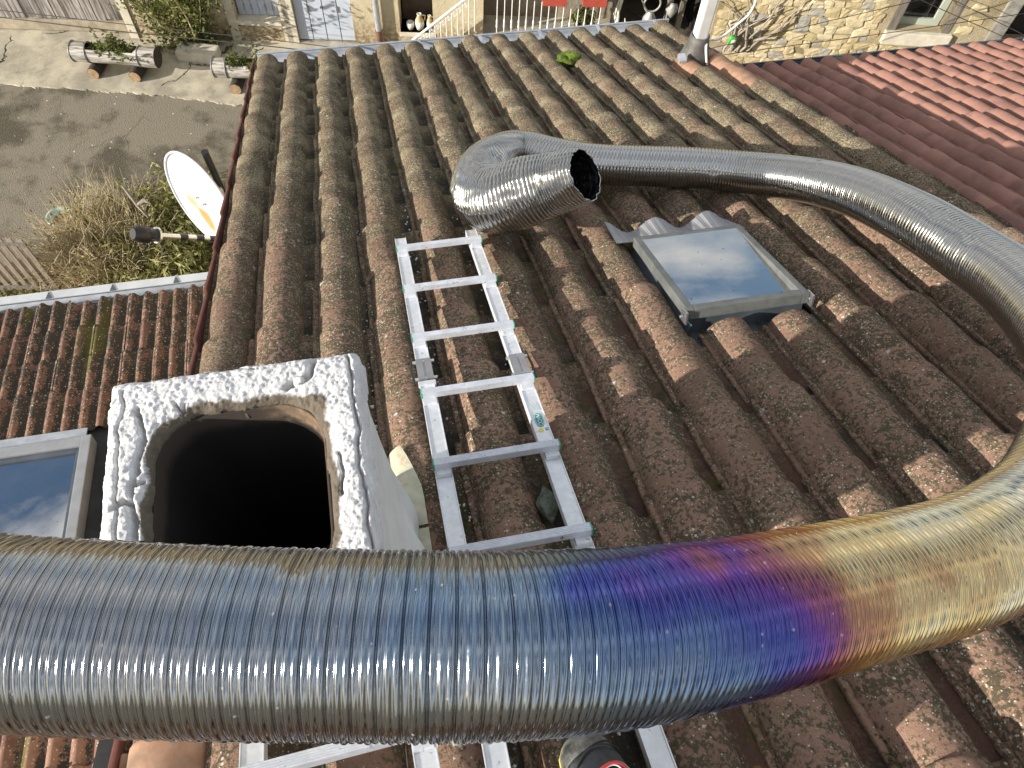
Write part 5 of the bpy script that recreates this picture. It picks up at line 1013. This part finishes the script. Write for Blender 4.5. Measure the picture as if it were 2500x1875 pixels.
# slatted timber fence
f0 = at_z(-70, 712, GZ); f1 = at_z(158, 716, GZ); fd_ = (f1 - f0); FL = np.linalg.norm(fd_); fd_ /= FL; fn_ = np.cross(fd_, UP); fence = empty('slatted_fence', f0, 'weathered upright slat fence beside the dry bush', 'fence'); M['slat'] = mat_wood('weathered_slat', (.17, .135, .10), (.34, .28, .215), 3, (10, 10, 1.5)); FH = 1.12; lean = fn_ * 0 + fd_ * 0
ns_ = 10
for k in range(ns_):
    c = f0 + fd_ * (FL * (k + .5) / ns_) + UP * (FH / 2 + .06); m = MB(); m.box(c, fd_ * (FL / ns_ * .29), fn_ * .010, UP * FH / 2 * random.uniform(.97, 1.02)); me = m.mesh('slat', M['slat'], .003); me.transform(Matrix.Translation(-Vector(c))); link('slat', me, fence, None, Matrix.Translation(Vector(c)))
for h_ in (.10, 1.03):
    m = MB(); m.box((f0 + f1) / 2 + UP * (h_ + .06) + fn_ * .025, fd_ * FL / 2, fn_ * .014, UP * .022); m.build('rail', M['oldwood'], fence, .003)
# pale green bowl planter
pc = at_z(154, 540, GZ + .06); pot = empty('bowl_planter', (pc[0], pc[1], GZ), 'pale green bowl planter with dry earth on the asphalt', 'plant pot'); m = MB(); c = np.array([pc[0], pc[1], GZ]); lathe(m, c, [(.001, 0), (.10, 0), (.19, .16), (.205, .17), (.20, .185), (.175, .17), (.11, .07), (.001, .07)], 28); m.build('bowl', plain('pale_green_glaze', (.42, .58, .50), .4, 0, .08, 6), pot)
m = MB(); lathe(m, c, [(.001, .10), (.125, .10)], 20); m.build('earth', plain('dry_earth', (.26, .15, .08), .95, 0, .3, 30, .4, 60), pot)

# ================================================================ SMALL THINGS ON THE ROOF
u_, v_ = roof_uv(1386, 152, -.04); mo = rock('moss_clump', roofp(u_, v_, -.02), .06, None or plain('bright_moss', (.11, .16, .015), .95, 0, .6, 40, 1.0, 70), None, 5, (1.2, .8, .8), 4, .34); setp(mo, 'bright green cushion of moss lying between two tile rows', 'moss')
u_, v_ = roof_uv(1338, 1232, -.05); mo = rock('lichen_lump', roofp(u_, v_, -.048), .030, plain('grey_green_lichen', (.15, .17, .13), .95, 0, .45, 60, .8, 120), None, 15, (.8, 1.4, .6), 3, .25); setp(mo, 'grey green lichened lump in the channel between the ladder rails', 'moss')
rs_ = np.random.RandomState(8); V = []; F = []
def crumbs(n, uc, us, va, vb, smin, smax, w):
    for _ in range(n):
        c = roofp(uc + rs_.randn() * us, rs_.uniform(va, vb), w + rs_.rand() * .004); s_ = rs_.uniform(smin, smax); b = len(V); ax = np.linalg.qr(rs_.randn(3, 3))[0]
        for q_ in ((1, 0, 0), (-1, .2, 0), (0, 1, .1), (.1, -1, 0), (0, 0, .8), (0, .1, -.8)): V.append(c + ax @ np.array(q_) * s_)
        for f_ in ((0, 2, 4), (2, 1, 4), (1, 3, 4), (3, 0, 4), (2, 0, 5), (1, 2, 5), (3, 1, 5), (0, 3, 5)): F.append(tuple(b + i for i in f_))
for k, nn in ((2, 60), (3, 160), (4, 90), (5, 30), (1, 40)): crumbs(nn, U0 + DU * k + .118 - DU, .016, .6, 3.4, .0015, .006, -.082)
crumbs(26, U0 + DU * 3 + .118 - DU, .02, 1.2, 2.2, .006, .013, -.080)
me = bpy.data.meshes.new('mortar_crumbs'); me.from_pydata([tuple(v) for v in V], [], F); me.materials.append(plain('white_crumb', (.72, .71, .68), .9)); setp(link('mortar_crumbs', me), kind='stuff')
V = []; F = []; rs_ = np.random.RandomState(77)
for _ in range(150):
    k = rs_.choice([5, 6, 7, 8, 9, 10, 11, 12, 13], p=[.06, .1, .12, .14, .14, .14, .12, .1, .08]); c = roofp(U0 + DU * k - .088 + rs_.randn() * .008, rs_.uniform(.3, 4.2), -.074); L_ = rs_.uniform(.006, .02)
    for _ in range(16):
        q_ = c + RD * rs_.randn() * L_ + RX * rs_.randn() * .006 + RN * abs(rs_.randn()) * .004; b = len(V); s_ = rs_.uniform(.002, .005); ax = np.linalg.qr(rs_.randn(3, 3))[0]
        for p_ in ((1, 0, 0), (-1, .2, 0), (0, 1, .1), (.1, -1, 0), (0, 0, .8), (0, .1, -.8)): V.append(tuple(q_ + ax @ np.array(p_) * s_))
        for f_ in ((0, 2, 4), (2, 1, 4), (1, 3, 4), (3, 0, 4), (2, 0, 5), (1, 2, 5), (3, 1, 5), (0, 3, 5)): F.append(tuple(b + i for i in f_))
me = bpy.data.meshes.new('moss'); me.from_pydata(V, [], F); me.materials.append(plain('olive_moss', (.075, .075, .02), .95, 0, .6, 60)); setp(link('moss', me), kind='stuff')
# black work shoe at the bottom edge
toe = np.array([.176, .0, 0]); tu, tv = roof_uv(1392, 1812, .02); heel_dir = np.array([.36, -.93]); heel_dir /= np.linalg.norm(heel_dir)
shoe = empty('work_shoe', roofp(tu + heel_dir[0] * .15, tv + heel_dir[1] * .15, .0), 'black work shoe with a yellow sole edge and red trim standing on the tiles', 'shoe')
SX = RX * heel_dir[0] + RD * heel_dir[1]; SYv = np.cross(RN, SX); sp0 = roofp(tu, tv, .004)
def shp(x, y, w): return sp0 + SX * x + SYv * y + RN * w
half = [(0, .0), (.006, .020), (.02, .036), (.05, .049), (.09, .051), (.14, .043), (.19, .037), (.24, .037), (.275, .030), (.29, .012), (.292, 0)]
def outline(k=1.0, dx=0): return [(x * 1.0 + dx, y * k) for x, y in half] + [(x + dx, -y * k) for x, y in half[-2:0:-1]]
M['sole'] = plain('yellow_sole', (.62, .55, .10), .6, 0, .15, 30); M['sole_b'] = plain('black_tread', (.02, .02, .02), .8); M['shoe'] = plain('scuffed_black_leather', (.018, .020, .026), .45, 0, .5, 18, .25, 90); M['toe'] = plain('scuffed_toe_cap', (.10, .10, .092), .55, 0, .75, 26, .3, 70); M['red'] = plain('red_trim', (.42, .035, .03), .5); M['greyt'] = plain('grey_trim', (.45, .46, .47), .5)
m = MB(); m.prism([shp(x, y, 0) for x, y in outline(1.02)], RN * .014); m.build('tread', M['sole_b'], shoe, .003); m = MB(); m.prism([shp(x, y, .0145) for x, y in outline(1.06, -.003)], RN * .012); m.build('sole', M['sole'], shoe, .004)
def upper_pts(x0, x1, nx=18, ny=15, off=0, ymax=1.0):
    V = []
    for i in range(nx):
        x = x0 + (x1 - x0) * i / (nx - 1); hw = np.interp(x, [p_[0] for p_ in half], [p_[1] for p_ in half]); hgt = np.interp(x, [0, .008, .03, .07, .12, .16, .2, .25, .29], [.004, .028, .050, .058, .072, .098, .118, .120, .11])
        for j in range(ny): a_ = math.pi * (.5 + (j / (ny - 1) - .5) * ymax); V.append(shp(x, (hw + off) * math.copysign(abs(math.cos(a_)) ** .75, math.cos(a_)), .026 + (hgt + off) * math.sin(a_) ** .8))
    return V, [(i * ny + j, i * ny + j + 1, (i + 1) * ny + j + 1, (i + 1) * ny + j) for i in range(nx - 1) for j in range(ny - 1)]
for nm, mt, args in (('upper', 'shoe', dict(x0=.0, x1=.29)), ('toe_cap', 'toe', dict(x0=-.002, x1=.052, off=.0022))):
    V, F = upper_pts(**args); me = bpy.data.meshes.new(nm); me.from_pydata([tuple(v) for v in V], [], F); me.polygons.foreach_set('use_smooth', [True] * len(F)); me.materials.append(M[mt]); o = link(nm, me, shoe); sm_ = o.modifiers.new('thickness', 'SOLIDIFY'); sm_.thickness = .002
def on_upper(x, a_): hw = np.interp(x, [p_[0] for p_ in half], [p_[1] for p_ in half]); hgt = np.interp(x, [0, .008, .03, .07, .12, .16, .2, .25, .29], [.004, .028, .050, .058, .072, .098, .118, .120, .11]); return shp(x, (hw + .004) * math.copysign(abs(math.cos(a_)) ** .75, math.cos(a_)), .026 + (hgt + .004) * math.sin(a_) ** .8)
for mt, r_, k in (('greyt', .0022, 1.0), ('red', .0042, .74), ('greyt', .0016, .48)):
    m = MB(); m.tube([on_upper(.098 + (.034 * k) * (1 - math.cos(b_)) + .004 / k - .004, math.pi / 2 + .62 * k * math.sin(b_)) for b_ in np.linspace(-1.9, 1.9, 24)], r_, 6); m.build('trim', M[mt], shoe)
m = MB(); m.tube([on_upper(.055 + .02 * abs(math.sin(b_)), math.pi / 2 + b_) for b_ in np.linspace(-1.3, 1.3, 18)], .0018, 5); m.build('seam', M['sole_b'], shoe)
